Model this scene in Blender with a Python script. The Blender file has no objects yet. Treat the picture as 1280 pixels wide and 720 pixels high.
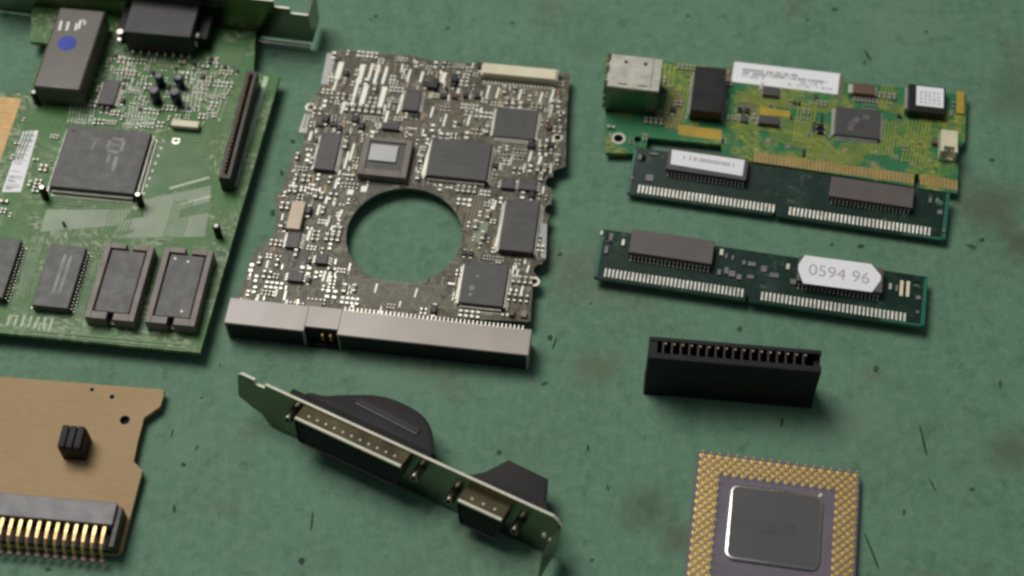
import bpy, bmesh, math, random
from mathutils import Vector, Matrix

rng = random.Random(7)
sc = bpy.context.scene
COL = sc.collection
MM = 0.001

# ------------------------------------------------------------------ camera
FPX, PITCH, ROLL, CAMH = 2101.2, math.radians(57.62), math.radians(-0.84), 464.7
_R = Vector((1, 0, 0)); _U = Vector((0, math.sin(PITCH), math.cos(PITCH))); _F = Vector((0, math.cos(PITCH), -math.sin(PITCH)))
_c, _s = math.cos(ROLL), math.sin(ROLL)
CR = _c * _R + _s * _U
CU = -_s * _R + _c * _U
CAMP = Vector((0, 0, CAMH))


def ray(u, v):
    return (CR * (u - 640) + CU * (360 - v) + _F * FPX).normalized()


def ground(u, v, z=0.0):
    d = ray(u, v)
    return CAMP + d * ((z - CAMH) / d.z)


cam_d = bpy.data.cameras.new('camera')
cam = bpy.data.objects.new('camera', cam_d)
COL.objects.link(cam)
M = Matrix((CR, CU, -_F)).transposed().to_4x4()
M.translation = CAMP * MM
cam.matrix_world = M
cam_d.sensor_width = 36.0
cam_d.lens = 36.0 * FPX / 1280
cam_d.clip_start = 0.01
cam_d.clip_end = 50
cam_d.dof.use_dof = True
cam_d.dof.focus_distance = 0.53
cam_d.dof.aperture_fstop = 9.0
sc.camera = cam
sc.cycles.filter_width = 2.7


# ------------------------------------------------------------------ materials
class NT:
    def __init__(self, name):
        self.m = bpy.data.materials.new(name)
        self.m.use_nodes = True
        self.t = self.m.node_tree
        self.n = self.t.nodes
        self.b = self.n['Principled BSDF']
        tc = self.n.new('ShaderNodeTexCoord')
        self.co = self.map(tc.outputs['Object'], (1000, 1000, 1000))   # millimetres

    def link(self, a, b):
        self.t.links.new(a, b)

    def map(self, src, scale=(1, 1, 1), rot=(0, 0, 0)):
        m = self.n.new('ShaderNodeMapping')
        m.inputs['Scale'].default_value = scale
        m.inputs['Rotation'].default_value = rot
        self.link(src, m.inputs['Vector'])
        return m.outputs[0]

    def noise(self, scale, detail=3, rough=.55, co=None, out='Fac'):
        x = self.n.new('ShaderNodeTexNoise')
        x.inputs['Scale'].default_value = scale
        x.inputs['Detail'].default_value = detail
        x.inputs['Roughness'].default_value = rough
        self.link(co or self.co, x.inputs['Vector'])
        return x.outputs[out]

    def vor(self, co, metric='CHEBYCHEV', rnd=1.0, out='Color', scale=1.0):
        x = self.n.new('ShaderNodeTexVoronoi')
        x.distance = metric
        x.inputs['Scale'].default_value = scale
        x.inputs['Randomness'].default_value = rnd
        self.link(co, x.inputs['Vector'])
        return x.outputs[out]

    def ramp(self, fac, stops, interp='LINEAR'):
        x = self.n.new('ShaderNodeValToRGB')
        x.color_ramp.interpolation = interp
        el = x.color_ramp.elements
        while len(el) < len(stops):
            el.new(0.5)
        for e, (p, c) in zip(el, stops):
            e.position = p
            e.color = (*c, 1) if not isinstance(c, (int, float)) else (c, c, c, 1)
        self.link(fac, x.inputs[0])
        return x.outputs[0]

    def mix(self, f, a, b, mode='MIX'):
        x = self.n.new('ShaderNodeMix')
        x.data_type = 'RGBA'
        x.blend_type = mode
        for s, v in ((x.inputs['Factor'], f), (x.inputs[6], a), (x.inputs[7], b)):
            if isinstance(v, (int, float)):
                s.default_value = v
            elif isinstance(v, tuple):
                s.default_value = (*v, 1)
            else:
                self.link(v, s)
        return x.outputs[2]

    def math(self, op, a, b=0.0):
        x = self.n.new('ShaderNodeMath')
        x.operation = op
        for s, v in ((x.inputs[0], a), (x.inputs[1], b)):
            if isinstance(v, (int, float)):
                s.default_value = v
            else:
                self.link(v, s)
        return x.outputs[0]

    def bump(self, h, strength=.3, dist=.0002):
        x = self.n.new('ShaderNodeBump')
        x.inputs['Strength'].default_value = strength
        x.inputs['Distance'].default_value = dist
        self.link(h, x.inputs['Height'])
        self.link(x.outputs[0], self.b.inputs['Normal'])

    def set(self, col=None, rough=None, metal=None, spec=None):
        for k, v in (('Base Color', col), ('Roughness', rough), ('Metallic', metal), ('Specular IOR Level', spec)):
            if v is None:
                continue
            if isinstance(v, tuple):
                self.b.inputs[k].default_value = (*v, 1)
            elif isinstance(v, (int, float)):
                self.b.inputs[k].default_value = v
            else:
                self.link(v, self.b.inputs[k])
        return self.m


def plain(name, col, rough=.5, metal=0., spec=.5, var=.18, vs=.35, bump=0.):
    """a real surface: one colour broken up by fine dirt and uneven gloss"""
    t = NT(name)
    n = t.noise(vs * .35, 4, .55)
    lo = tuple(c * (1 - var) for c in col)
    hi = tuple(min(1, c * (1 + var)) for c in col)
    c = t.ramp(n, [(.3, lo), (.7, hi)])
    r = t.ramp(t.noise(vs * .6, 3), [(.3, max(.03, rough - .05)), (.7, min(1, rough + .05))])
    t.set(c, r, metal, spec)
    if bump:
        t.bump(t.noise(1.2, 2), bump, .00003)
    return t.m


MT = {}
MT['chip'] = plain('chip_plastic', (.060, .056, .054), .5, 0, .5, .12, .5, .12)
MT['chip_brown'] = plain('chip_plastic_brown', (.100, .084, .078), .5, 0, .5, .12, .5, .12)
MT['black'] = plain('black_plastic', (.010, .010, .011), .42, 0, .45, .25, .3, .1)
MT['matt_black'] = plain('matt_black_plastic', (.008, .008, .009), .6, 0, .3, .25, .3, .1)
MT['brown_black'] = plain('brown_black_plastic', (.030, .021, .018), .5, 0, .5, .25, .3, .1)
MT['hood'] = plain('grey_hood_plastic', (.036, .033, .033), .38, 0, .5, .15, .12, .15)
MT['module'] = plain('module_casing', (.070, .058, .046), .36, 0, .5, .25, .12, .1)
MT['socket'] = plain('socket_plastic', (.165, .135, .118), .5, 0, .5, .15, .3, .1)
MT['ide'] = plain('grey_connector_plastic', (.38, .325, .295), .32, 0, .5, .14, .10, .1)
MT['header'] = plain('grey_header_plastic', (.165, .158, .165), .5, 0, .5, .3, .35, .2)
MT['cream'] = plain('cream_plastic', (.70, .64, .46), .45, 0, .5, .12, .3)
MT['beige'] = plain('beige_plastic', (.56, .44, .32), .45, 0, .5, .12, .3)
MT['white'] = plain('white_paper', (.84, .84, .86), .6, 0, .4, .05, .2)
MT['white_paint'] = plain('white_paint', (.80, .78, .72), .6, 0, .4, .05, .2)
MT['silk'] = plain('silkscreen_print', (.46, .54, .40), .6, 0, .4, .2, .9)
MT['ink'] = plain('grey_ink', (.24, .24, .25), .7, 0, .3, .1, .6)
MT['ink_pale'] = plain('pale_grey_ink', (.42, .42, .43), .7, 0, .3, .1, .6)
MT['chip_print'] = plain('chip_print', (.25, .245, .235), .6, 0, .4, .3, .6)
MT['blue'] = plain('blue_paint', (.008, .030, .34), .5, 0, .4, .2, .4)
MT['yellow'] = plain('yellow_plastic', (.42, .28, .03), .5, 0, .5, .15, .4)
MT['navy'] = plain('navy_coating', (.010, .014, .030), .35, 0, .5, .2, .5)
MT['brown'] = plain('brown_ceramic', (.12, .072, .038), .5, 0, .5, .2, .6)
MT['dark_red'] = plain('dark_red_resin', (.10, .022, .014), .5, 0, .5, .2, .6)
MT['tan_smd'] = plain('tan_ceramic', (.235, .205, .150), .5, 0, .5, .25, .6)
MT['ceramic'] = plain('grey_violet_ceramic', (.125, .105, .140), .55, 0, .5, .10, .25, .08)
MT['lid'] = plain('dark_metal_lid', (.072, .068, .070), .42, .1, .5, .12, .12)
MT['silver'] = plain('tinned_metal', (.64, .62, .55), .40, .65, .5, .15, .6)
MT['steel'] = plain('plated_steel', (.215, .225, .165), .24, 1, .5, .12, .12, .05)
MT['contact_tin'] = plain('dull_tin_contact', (.76, .74, .66), .36, .40, .5, .3, 1.2)
MT['screw_metal'] = plain('dark_screw_metal', (.26, .24, .20), .34, 1, .5, .3, .8)
MT['rim_metal'] = plain('bright_rim_metal', (.70, .70, .68), .26, 1, .5, .08, .2)
MT['faint_print'] = plain('faint_chip_print', (.070, .067, .064), .6, 0, .4, .2, .6)
MT['track_green'] = plain('track_under_resist', (.125, .225, .085), .42, 0, .3, .15, .4)
MT['track_yellow'] = plain('track_under_yellow_resist', (.27, .30, .05), .42, 0, .5, .15, .4)
MT['track_olive'] = plain('track_under_olive_resist', (.215, .198, .142), .42, 0, .5, .2, .6)
MT['edge_glint'] = plain('cut_edge_with_glint', (.80, .77, .62), .36, .35, .5, .12, .3)  # pale cut metal with the lamp's glint put into its colour
MT['grey_metal'] = plain('grey_metal_cap', (.33, .33, .325), .40, .3, .5, .06, .3)
MT['smear_print'] = plain('smeared_chip_print', (.13, .128, .122), .6, 0, .4, .3, .9)
MT['contact_copper'] = plain('dull_copper_contact', (.34, .24, .19), .42, .5, .5, .2, .8)
MT['pin_gold'] = plain('worn_gold_pin', (.66, .45, .20), .42, .9, .5, .25, .8)
MT['jack_metal'] = plain('scuffed_jack_shell', (.50, .48, .42), .42, .85, .5, .16, .5, .1)
MT['solder_glare'] = plain('solder_with_glare', (.98, .95, .82), .30, .0, .5, .06, .3)  # pale solder, its mirror glare put into the base colour
MT['steel_dull'] = plain('dull_nickel', (.56, .54, .50), .42, 1, .5, .14, .15, .08)
MT['shell'] = plain('yellow_chromate_shell', (.28, .23, .135), .28, 1, .5, .15, .2)
MT['gold'] = plain('gold_plating', (.88, .65, .22), .38, .75, .5, .12, .5)
MT['gold_matt'] = plain('worn_gold_contact', (.42, .26, .10), .5, .3, .5, .15, .5)
MT['copper_dark'] = plain('copper_pour_dark', (.028, .120, .016), .45, 0, .5, .12, .2)
MT['copper_pale'] = plain('copper_pour_pale', (.215, .275, .180), .5, 0, .5, .12, .2)
MT['olive_patch'] = plain('olive_resist_patch', (.135, .125, .062), .5, 0, .5, .12, .2)
MT['hole'] = plain('hole_shadow_lining', (.012, .011, .010), .8, 0, .2, .2, .5)
MT['dirt'] = plain('dark_grime', (.040, .075, .052), .8, 0, .2, .4, .3)


def mat_table():
    t = NT('green_bench_mat')
    big = t.noise(.010, 5, .6)
    mid = t.noise(.06, 6, .65)
    streak = t.noise(.5, 4, .6, t.map(t.co, (.55, .09, 1), (0, 0, .15)))
    fine = t.noise(1.3, 4, .7)
    c = t.ramp(mid, [(.32, (.088, .196, .120)), (.5, (.110, .226, .142)), (.68, (.130, .250, .163))])
    c = t.mix(t.ramp(streak, [(.42, 0.), (.66, .65)]), c, (.132, .256, .172))
    c = t.mix(t.ramp(big, [(.48, 0.), (.70, .45)]), c, (.112, .192, .118))
    c = t.mix(t.ramp(t.noise(.033, 6, .7), [(.52, 0.), (.70, .45)]), c, (.080, .156, .098))
    c = t.mix(t.ramp(t.noise(.16, 5, .70), [(.54, 0.), (.66, .50)]), c, (.058, .122, .078))
    c = t.mix(t.ramp(fine, [(.35, .22), (.6, 0.)]), c, (.05, .10, .065))
    c = t.mix(t.ramp(t.noise(.30, 6, .72), [(.36, .38), (.52, 0.)]), c, (.150, .264, .188))
    c = t.mix(t.ramp(t.noise(.018, 5, .6, t.map(t.co, (1, 1, 1), (0, 0, 1.0))), [(.56, 0.), (.70, .40)]), c, (.120, .112, .068))
    c = t.mix(t.ramp(t.noise(.9, 4, .7, t.map(t.co, (1, .10, 1), (0, 0, .5))), [(.62, 0.), (.70, .5)]), c, (.058, .105, .070))
    r = t.ramp(mid, [(.3, .52), (.7, .70)])
    c = t.mix(t.ramp(t.noise(.30, 6, .72), [(.34, .30), (.55, 0.)]), c, (.190, .270, .190))
    c = t.mix(t.ramp(t.noise(.018, 5, .6, t.map(t.co, (1, 1, 1), (0, 0, 1.0))), [(.60, 0.), (.72, .30)]), c, (.120, .115, .070))
    wob = t.noise(.08, 5, .7)
    for (u, v, rad, colr, amt) in ((1245, 262, 17, (.085, .098, .055), .75), (1278, 310, 10, (.080, .085, .055), .6), (815, 635, 11, (.060, .090, .050), .7), (846, 672, 8, (.095, .085, .055), .6), (742, 462, 10, (.110, .125, .075), .6), (402, 535, 9, (.085, .120, .062), .6),
                                   (600, 655, 9, (.120, .120, .088), .6), (1095, 470, 5, (.170, .165, .125), .6), (1262, 565, 10, (.085, .105, .065), .6), (1060, 525, 16, (.165, .255, .180), .5), (480, 460, 22, (.150, .250, .170), .5), (1130, 30, 22, (.150, .235, .170), .5), (1275, 120, 18, (.085, .120, .080), .5), (230, 560, 14, (.150, .250, .170), .4), (740, 60, 8, (.075, .130, .085), .5)):
        g = ground(u, v)
        dn = t.n.new('ShaderNodeVectorMath'); dn.operation = 'DISTANCE'
        t.link(t.co, dn.inputs[0]); dn.inputs[1].default_value = (g.x, g.y, 0)
        dd = t.math('ADD', t.math('DIVIDE', dn.outputs['Value'], rad), t.math('MULTIPLY', t.math('SUBTRACT', wob, .5), 2.4))
        c = t.mix(t.ramp(dd, [(.15, amt), (.95, 0.)]), c, colr)
    t.set(c, r, 0, .18)
    t.bump(t.noise(.7, 5, .7), .35, .0003)
    return t.m


def mat_board(name, base, cells, line_cols, scale=(1.0, .45), amount=.5, rough=.45, patch=.04, edge=None):
    """solder resist with fine copper tracks, pads and silkscreen in it"""
    t = NT(name)
    a = t.vor(t.map(t.co, (scale[0], scale[1], 0.0)), 'CHEBYCHEV', .9)
    b = t.vor(t.map(t.co, (scale[1] * 1.1, scale[0] * .9, 0.0)), 'CHEBYCHEV', .9)
    sep = t.n.new('ShaderNodeSeparateColor')
    t.link(a, sep.inputs[0])
    sepb = t.n.new('ShaderNodeSeparateColor')
    t.link(b, sepb.inputs[0])
    col = t.ramp(sep.outputs[0], cells, 'CONSTANT')
    colb = t.ramp(sepb.outputs[1], cells, 'CONSTANT')
    c = t.mix(t.ramp(t.noise(patch * 2, 3), [(.48, 0.), (.52, 1.)]), col, colb)
    w = t.n.new('ShaderNodeTexWave')
    w.inputs['Scale'].default_value = .36
    w.inputs['Distortion'].default_value = 2.5
    w.inputs['Detail'].default_value = 1
    w.inputs['Detail Scale'].default_value = .6
    t.link(t.map(t.co, (1, .25, 0)), w.inputs['Vector'])
    lines = t.ramp(w.outputs['Fac'], [(.72, 0.), (.80, .8)])
    c = t.mix(lines, c, line_cols)
    where = t.ramp(t.noise(patch, 4, .6), [(.5 - (amount - .5) * .5 - .05, 0.), (.5 - (amount - .5) * .5 + .05, 1.)])
    c = t.mix(where, base, c)
    c = t.mix(t.ramp(t.noise(.25, 5, .7), [(.3, .35), (.65, 0.)]), c, tuple(x * .55 for x in base))
    t.set(c, rough, 0, .3)
    t.bump(sep.outputs[0], .2, .0001)
    return t.m


MT['table'] = mat_table()
MT['pcb_green'] = mat_board('green_circuit_board', (.052, .165, .036),
                            [(0, (.050, .150, .024)), (.3, (.034, .100, .020)), (.5, (.17, .26, .12)), (.72, (.27, .33, .20)), (.88, (.42, .44, .32)), (.95, (.015, .03, .015))],
                            (.15, .23, .11), (1.1, .42), .54, .45, .05)
MT['pcb_olive'] = mat_board('olive_circuit_board', (.086, .083, .060),
                            [(0, (.042, .040, .029)), (.25, (.082, .076, .052)), (.5, (.122, .112, .080)), (.70, (.185, .168, .122)), (.84, (.29, .27, .21)), (.91, (.016, .014, .010))],
                            (.16, .142, .09), (1.15, .42), .80, .42, .06)
MT['pcb_net'] = mat_board('yellow_green_circuit_board', (.030, .170, .070),
                          [(0, (.030, .165, .065)), (.25, (.13, .23, .035)), (.45, (.30, .30, .035)), (.68, (.20, .25, .07)), (.86, (.42, .38, .12)), (.96, (.02, .05, .03))],
                          (.20, .26, .05), (1.2, .55), .44, .45, .05)
MT['pcb_dark'] = mat_board('dark_green_circuit_board', (.004, .024, .014),
                           [(0, (.006, .032, .020)), (.55, (.010, .045, .028)), (.8, (.025, .050, .036)), (.94, (.10, .115, .095))],
                           (.009, .040, .024), (.9, .5), .46, .36, .06)
MT['pcb_teal'] = plain('teal_board_edge', (.016, .135, .085), .35, 0, .5, .2, .3)


def mat_tan():
    t = NT('tan_paper_board')
    c = t.ramp(t.noise(.03, 4), [(.3, (.355, .232, .108)), (.7, (.405, .275, .138))])
    c = t.mix(t.ramp(t.noise(.12, 5, .7), [(.60, 0.), (.72, .5)]), c, (.22, .12, .05))
    c = t.mix(t.ramp(t.noise(.8, 3, .6, t.map(t.co, (.2, 1, 1))), [(.4, .12), (.6, 0.)]), c, (.20, .12, .055))
    t.set(c, .55, 0, .25)
    return t.m


MT['board_edge'] = plain('dark_board_edge', (.030, .075, .040), .6, 0, .4, .2, .3)
MT['pcb_tan'] = mat_tan()


# ------------------------------------------------------------------ mesh builder
class MB:
    def __init__(self):
        self.bm = bmesh.new()

    def _mi(self, faces, mi):
        for f in faces:
            f.material_index = mi

    def box(self, x0, x1, y0, y1, z0, z1, mi=0, bev=0., seg=2):
        b = bmesh.new()
        v = [b.verts.new((x, y, z)) for z in (z0, z1) for y in (y0, y1) for x in (x0, x1)]
        for q in ((0, 2, 3, 1), (4, 5, 7, 6), (0, 1, 5, 4), (2, 6, 7, 3), (0, 4, 6, 2), (1, 3, 7, 5)):
            b.faces.new([v[i] for i in q])
        if bev:
            bmesh.ops.bevel(b, geom=b.edges[:], offset=bev, segments=seg, profile=.5, affect='EDGES')
        self._take(b, mi)
        return self

    def _take(self, b, mi, mtx=None):
        if mtx is not None:
            bmesh.ops.transform(b, matrix=mtx, verts=b.verts[:])
        bmesh.ops.recalc_face_normals(b, faces=b.faces[:])
        mp = {v: self.bm.verts.new(v.co) for v in b.verts}
        for f in b.faces:
            try:
                nf = self.bm.faces.new([mp[v] for v in f.verts])
                nf.material_index = mi
                nf.smooth = f.smooth
            except ValueError:
                pass
        b.free()

    def prism(self, pts, z0, z1, mi=0, holes=(), bev=0., top_scale=None, edge_mi=None):
        b = bmesh.new()
        loops = [pts] + list(holes)
        top, edges, rings = [], [], []
        for lp in loops:
            vs = [b.verts.new((p[0], p[1], z1)) for p in lp]
            rings.append(vs)
            for i in range(len(vs)):
                edges.append(b.edges.new((vs[i], vs[(i + 1) % len(vs)])))
        if len(loops) == 1:
            b.faces.new(rings[0])
        else:
            bmesh.ops.triangle_fill(b, use_beauty=True, use_dissolve=False, edges=edges)
        faces = b.faces[:]
        low = {}
        cx = sum(p[0] for p in pts) / len(pts); cy = sum(p[1] for p in pts) / len(pts)
        for r in rings:
            for v in r:
                k = top_scale or 1.0
                low[v] = b.verts.new((cx + (v.co.x - cx) * k, cy + (v.co.y - cy) * k, z0))
        for f in faces:
            b.faces.new([low[v] for v in reversed(f.verts)])
        sides = []
        for r in rings:
            for i in range(len(r)):
                a, c = r[i], r[(i + 1) % len(r)]
                sides.append(b.faces.new((a, c, low[c], low[a])))
        if bev and len(loops) == 1:
            te = [e for e in b.edges if all(abs(v.co.z - z1) < 1e-6 for v in e.verts)]
            bmesh.ops.bevel(b, geom=te, offset=bev, segments=3, profile=.5, affect='EDGES')
        if edge_mi is not None:
            for f in b.faces:
                f.material_index = mi
            self._take_idx(b, sides, mi, edge_mi)
        else:
            self._take(b, mi)
        return self

    def _take_idx(self, b, sides, mi, emi):
        ss = set(sides)
        bmesh.ops.recalc_face_normals(b, faces=b.faces[:])
        mp = {v: self.bm.verts.new(v.co) for v in b.verts}
        for f in b.faces:
            nf = self.bm.faces.new([mp[v] for v in f.verts])
            nf.material_index = emi if f in ss else mi
        b.free()

    def cyl(self, c, r0, r1, h, axis='z', mi=0, seg=16, bev=0.):
        b = bmesh.new()
        bmesh.ops.create_cone(b, cap_ends=True, segments=seg, radius1=r0, radius2=r1, depth=h)
        if bev:
            te = [e for e in b.edges if all(v.co.z > h / 2 - 1e-6 for v in e.verts)]
            bmesh.ops.bevel(b, geom=te, offset=bev, segments=2, profile=.5, affect='EDGES')
        for f in b.faces:
            f.smooth = len(f.verts) == 4
        rot = {'z': Matrix(), 'y': Matrix.Rotation(math.pi / 2, 4, 'X'), 'x': Matrix.Rotation(math.pi / 2, 4, 'Y')}[axis]
        self._take(b, mi, Matrix.Translation(c) @ rot)
        return self

    def tube(self, c, ro, ri, h, mi=0, seg=20, axis='z'):
        b = bmesh.new()
        lv = []
        for rr, z in ((ro, -h / 2), (ro, h / 2), (ri, h / 2), (ri, -h / 2)):
            lv.append([b.verts.new((rr * math.cos(2 * math.pi * i / seg), rr * math.sin(2 * math.pi * i / seg), z)) for i in range(seg)])
        for k in range(4):
            A, B = lv[k], lv[(k + 1) % 4]
            for i in range(seg):
                b.faces.new((A[i], A[(i + 1) % seg], B[(i + 1) % seg], B[i]))
        rot = {'z': Matrix(), 'y': Matrix.Rotation(math.pi / 2, 4, 'X'), 'x': Matrix.Rotation(math.pi / 2, 4, 'Y')}[axis]
        self._take(b, mi, Matrix.Translation(c) @ rot)
        return self

    def build(self, name, mats, parent=None):
        me = bpy.data.meshes.new(name)
        bmesh.ops.scale(self.bm, vec=(MM, MM, MM), verts=self.bm.verts[:])
        self.bm.to_mesh(me)
        self.bm.free()
        for m in (mats if isinstance(mats, (list, tuple)) else [mats]):
            me.materials.append(MT[m])
        o = bpy.data.objects.new(name, me)
        COL.objects.link(o)
        if parent is not None:
            o.parent = parent
        return o


def tag(o, label=None, cat=None, group=None, kind=None):
    for k, v in (('label', label), ('category', cat), ('group', group), ('kind', kind)):
        if v:
            o[k] = v
    return o


class Frame:
    """a thing's own axes on the bench: x along its long edge, y away from the viewer, z up (millimetres)"""

    def __init__(self, o, ang, tilt=0.0):
        self.m = Matrix.Translation(o) @ Matrix.Rotation(ang, 4, 'Z') @ Matrix.Rotation(tilt, 4, 'X')
        self.i = self.m.inverted()

    def px(self, u, v, z=0.0):
        p0 = self.i @ CAMP
        d = self.i.to_3x3() @ ray(u, v)
        t = (z - p0.z) / d.z
        p = p0 + d * t
        return (p.x, p.y)

    def poly(self, pts, z=0.0):
        return [self.px(u, v, z) for u, v in pts]

    def rect(self, q, z=0.0):
        p = self.poly(q, z)           # TL, TR, BR, BL
        return ((p[0][0] + p[3][0]) / 2, (p[1][0] + p[2][0]) / 2, (p[2][1] + p[3][1]) / 2, (p[0][1] + p[1][1]) / 2)

    def empty(self, name):
        e = bpy.data.objects.new(name, None)
        COL.objects.link(e)
        m = self.m.copy()
        m.translation = m.translation * MM
        e.matrix_world = m
        e.empty_display_size = .01
        return e


def frame_from(a, b, z, tilt=0.0, origin=None):
    A, B = ground(*a, z), ground(*b, z)
    d = B - A
    return Frame(ground(*origin, z) if origin else A, math.atan2(d.y, d.x), tilt)


def leads(r, z0, zt, side, pitch=.9, out=.9, w=.42, mats='silver', inset=.6):
    """one row of gull-wing leads along one side of a chip"""
    x0, x1, y0, y1 = r
    m = MB()
    lo, hi = (x0, x1) if side in 'ud' else (y0, y1)
    n = max(2, int((hi - lo - 2 * inset) / pitch) + 1)
    st = (lo + hi) / 2 - (n - 1) * pitch / 2
    for i in range(n):
        c = st + i * pitch
        if side == 'l':
            m.box(x0 - out * .45, x0, c - w / 2, c + w / 2, zt - .15, zt); m.box(x0 - out * .45 - .18, x0 - out * .45, c - w / 2, c + w / 2, z0, zt); m.box(x0 - out - .2, x0 - out * .45 - .18, c - w / 2, c + w / 2, z0, z0 + .18)
        elif side == 'r':
            m.box(x1, x1 + out * .45, c - w / 2, c + w / 2, zt - .15, zt); m.box(x1 + out * .45, x1 + out * .45 + .18, c - w / 2, c + w / 2, z0, zt); m.box(x1 + out * .45 + .18, x1 + out + .2, c - w / 2, c + w / 2, z0, z0 + .18)
        elif side == 'd':
            m.box(c - w / 2, c + w / 2, y0 - out * .45, y0, zt - .15, zt); m.box(c - w / 2, c + w / 2, y0 - out * .45 - .18, y0 - out * .45, z0, zt); m.box(c - w / 2, c + w / 2, y0 - out - .2, y0 - out * .45 - .18, z0, z0 + .18)
        else:
            m.box(c - w / 2, c + w / 2, y1, y1 + out * .45, zt - .15, zt); m.box(c - w / 2, c + w / 2, y1 + out * .45, y1 + out * .45 + .18, z0, zt); m.box(c - w / 2, c + w / 2, y1 + out * .45 + .18, y1 + out + .2, z0, z0 + .18)
    return m


OCC = []     # occupied rectangles of the board in hand


def chip(F, par, quad, h, z0=0.0, sides='lrud', mat='chip', pitch=.9, gap=.25, name='chip', label=None, dot=True, out=.9):
    r = F.rect(quad, z0 + h)
    x0, x1, y0, y1 = r
    m = MB()
    b = min(.22, h * .2)
    m.box(x0, x1, y0, y1, z0 + gap, z0 + h, 0, b)
    if dot:
        m.cyl((x0 + 1.3, y1 - 1.3, z0 + h + .012), .45, .45, .02, mi=1, seg=14)
    o = m.build(name, [mat, 'black'], par)
    if label:
        o['label'] = label
    for s in sides:
        leads(r, z0 + .02, z0 + h * .5, s, pitch, out).build('pin_row', 'silver', o)
    OCC.append((x0 - 1.2, x1 + 1.2, y0 - 1.2, y1 + 1.2))
    return o, r


def inside(p, poly):
    x, y = p
    r = False
    for i in range(len(poly)):
        (x1, y1), (x2, y2) = poly[i], poly[i - 1]
        if (y1 > y) != (y2 > y) and x < (x2 - x1) * (y - y1) / (y2 - y1) + x1:
            r = not r
    return r


def smd_mesh(kind):
    m = MB()
    if kind == 'resistor':
        m.box(-.28, .28, -.42, .42, .03, .45, 0, .05, 1)
        m.box(-.30, .30, .40, .85, 0, .48, 1, .06, 1); m.box(-.30, .30, -.85, -.40, 0, .48, 1, .06, 1)
        mats = ['black', 'silver']
    elif kind == 'capacitor':
        m.box(-.42, .42, -.55, .55, .03, .75, 0, .08, 1)
        m.box(-.44, .44, .52, .98, 0, .78, 1, .08, 1); m.box(-.44, .44, -.98, -.52, 0, .78, 1, .08, 1)
        mats = ['tan_smd', 'silver']
    elif kind == 'diode':
        m.box(-.6, .6, -.9, .9, .1, 1.0, 0, .12, 1)
        m.box(-.35, .35, .88, 1.4, 0, .35, 1); m.box(-.35, .35, -1.4, -.88, 0, .35, 1)
        mats = ['black', 'silver']
    o = m.build(kind, mats)
    me = o.data
    bpy.data.objects.remove(o)
    return me


SMD = {k: smd_mesh(k) for k in ('resistor', 'capacitor', 'diode')}


def scatter(par, pts_ok, area, n, kinds, z, vert=.75, tries=20, seed=1, limit=100, count=None, sizes=(.8, .95, 1.1, 1.3)):
    """surface-mount parts in short neat rows, kept off chips and off each other"""
    R = random.Random(seed)
    placed = []
    count = count if count is not None else {}
    x0, x1, y0, y1 = area
    left = []
    for i in range(n):
        for t in range(tries):
            bx_, by_ = R.uniform(x0, x1), R.uniform(y0, y1)
            v = R.random() < vert
            k = R.choices([a for a, _ in kinds], [b for _, b in kinds])[0]
            s = R.choice(sizes)
            m_ = R.choice((1, 1, 2, 2, 3, 4, 5, 7)) if k != 'diode' else R.choice((1, 1, 2))
            p_ = (1.15 if k == 'resistor' else 1.35 if k == 'capacitor' else 1.9) * s
            hx, hy = (.5 * s, 1.0 * s) if v else (1.0 * s, .5 * s)
            if k == 'diode':
                hx, hy = hx * 1.5, hy * 1.5
            row = []
            for q in range(m_):
                x, y = (bx_ + q * p_, by_) if v else (bx_, by_ - q * p_)
                if not pts_ok(x, y) or any(a < x < b and c < y < d for a, b, c, d in OCC):
                    break
                if any(abs(x - a) < hx + e and abs(y - b) < hy + f for a, b, e, f in placed):
                    break
                row.append((x, y))
            if not row:
                continue
            for x, y in row:
                placed.append((x, y, hx, hy))
                if count.get(k, 0) >= limit:
                    left.append((x, y, v, s, k))
                    continue
                count[k] = count.get(k, 0) + 1
                o = bpy.data.objects.new(k, SMD[k])
                COL.objects.link(o)
                o.parent = par
                o.location = (x * MM, y * MM, z * MM)
                o.rotation_euler.z = (0 if v else math.pi / 2) + R.uniform(-.02, .02)
                o.scale = (s, s, s)
            break
    return placed, left


def traces(F, par, runs, mat, seed=3):
    """bundles of copper tracks under the resist: (from, to, how many, spacing mm, width mm, bend)"""
    R = random.Random(seed)
    m = MB()
    zz = .17
    for (a, b, n, p, w, bend) in runs:
        A, B = Vector(F.px(*a)), Vector(F.px(*b))
        d = B - A
        for k in range(n):
            zz += .0006
            if abs(d.y) >= abs(d.x):
                off = Vector(((k - (n - 1) / 2) * p, 0))
            else:
                off = Vector((0, (k - (n - 1) / 2) * p))
            u0, u1 = R.uniform(0, .08), R.uniform(.92, 1)
            P, Q = A + off + d * u0, A + off + d * u1
            K1 = P + (Q - P) * .45 + Vector((bend, bend if abs(d.x) > abs(d.y) else 0)) * .5
            K2 = K1 + (Q - P) * .08 + Vector((bend, 0)) * .3
            path = [P, K1, K2, Q] if bend else [P, Q]
            for u, v in zip(path, path[1:]):
                e = v - u
                if e.length < 1e-6:
                    continue
                e = e.normalized()
                nn = Vector((-e.y, e.x)) * w / 2
                u, v = u - e * w * .3, v + e * w * .3
                m.prism([tuple(u - nn), tuple(v - nn), tuple(v + nn), tuple(u + nn)], .0, zz)
                zz += .0003
            for c in (P, Q):
                m.cyl((c.x, c.y, zz / 2 + .02), w * .95, w * .95, zz, seg=8)
    return tag(m.build('track_pattern', mat, par), kind='stuff')


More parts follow.
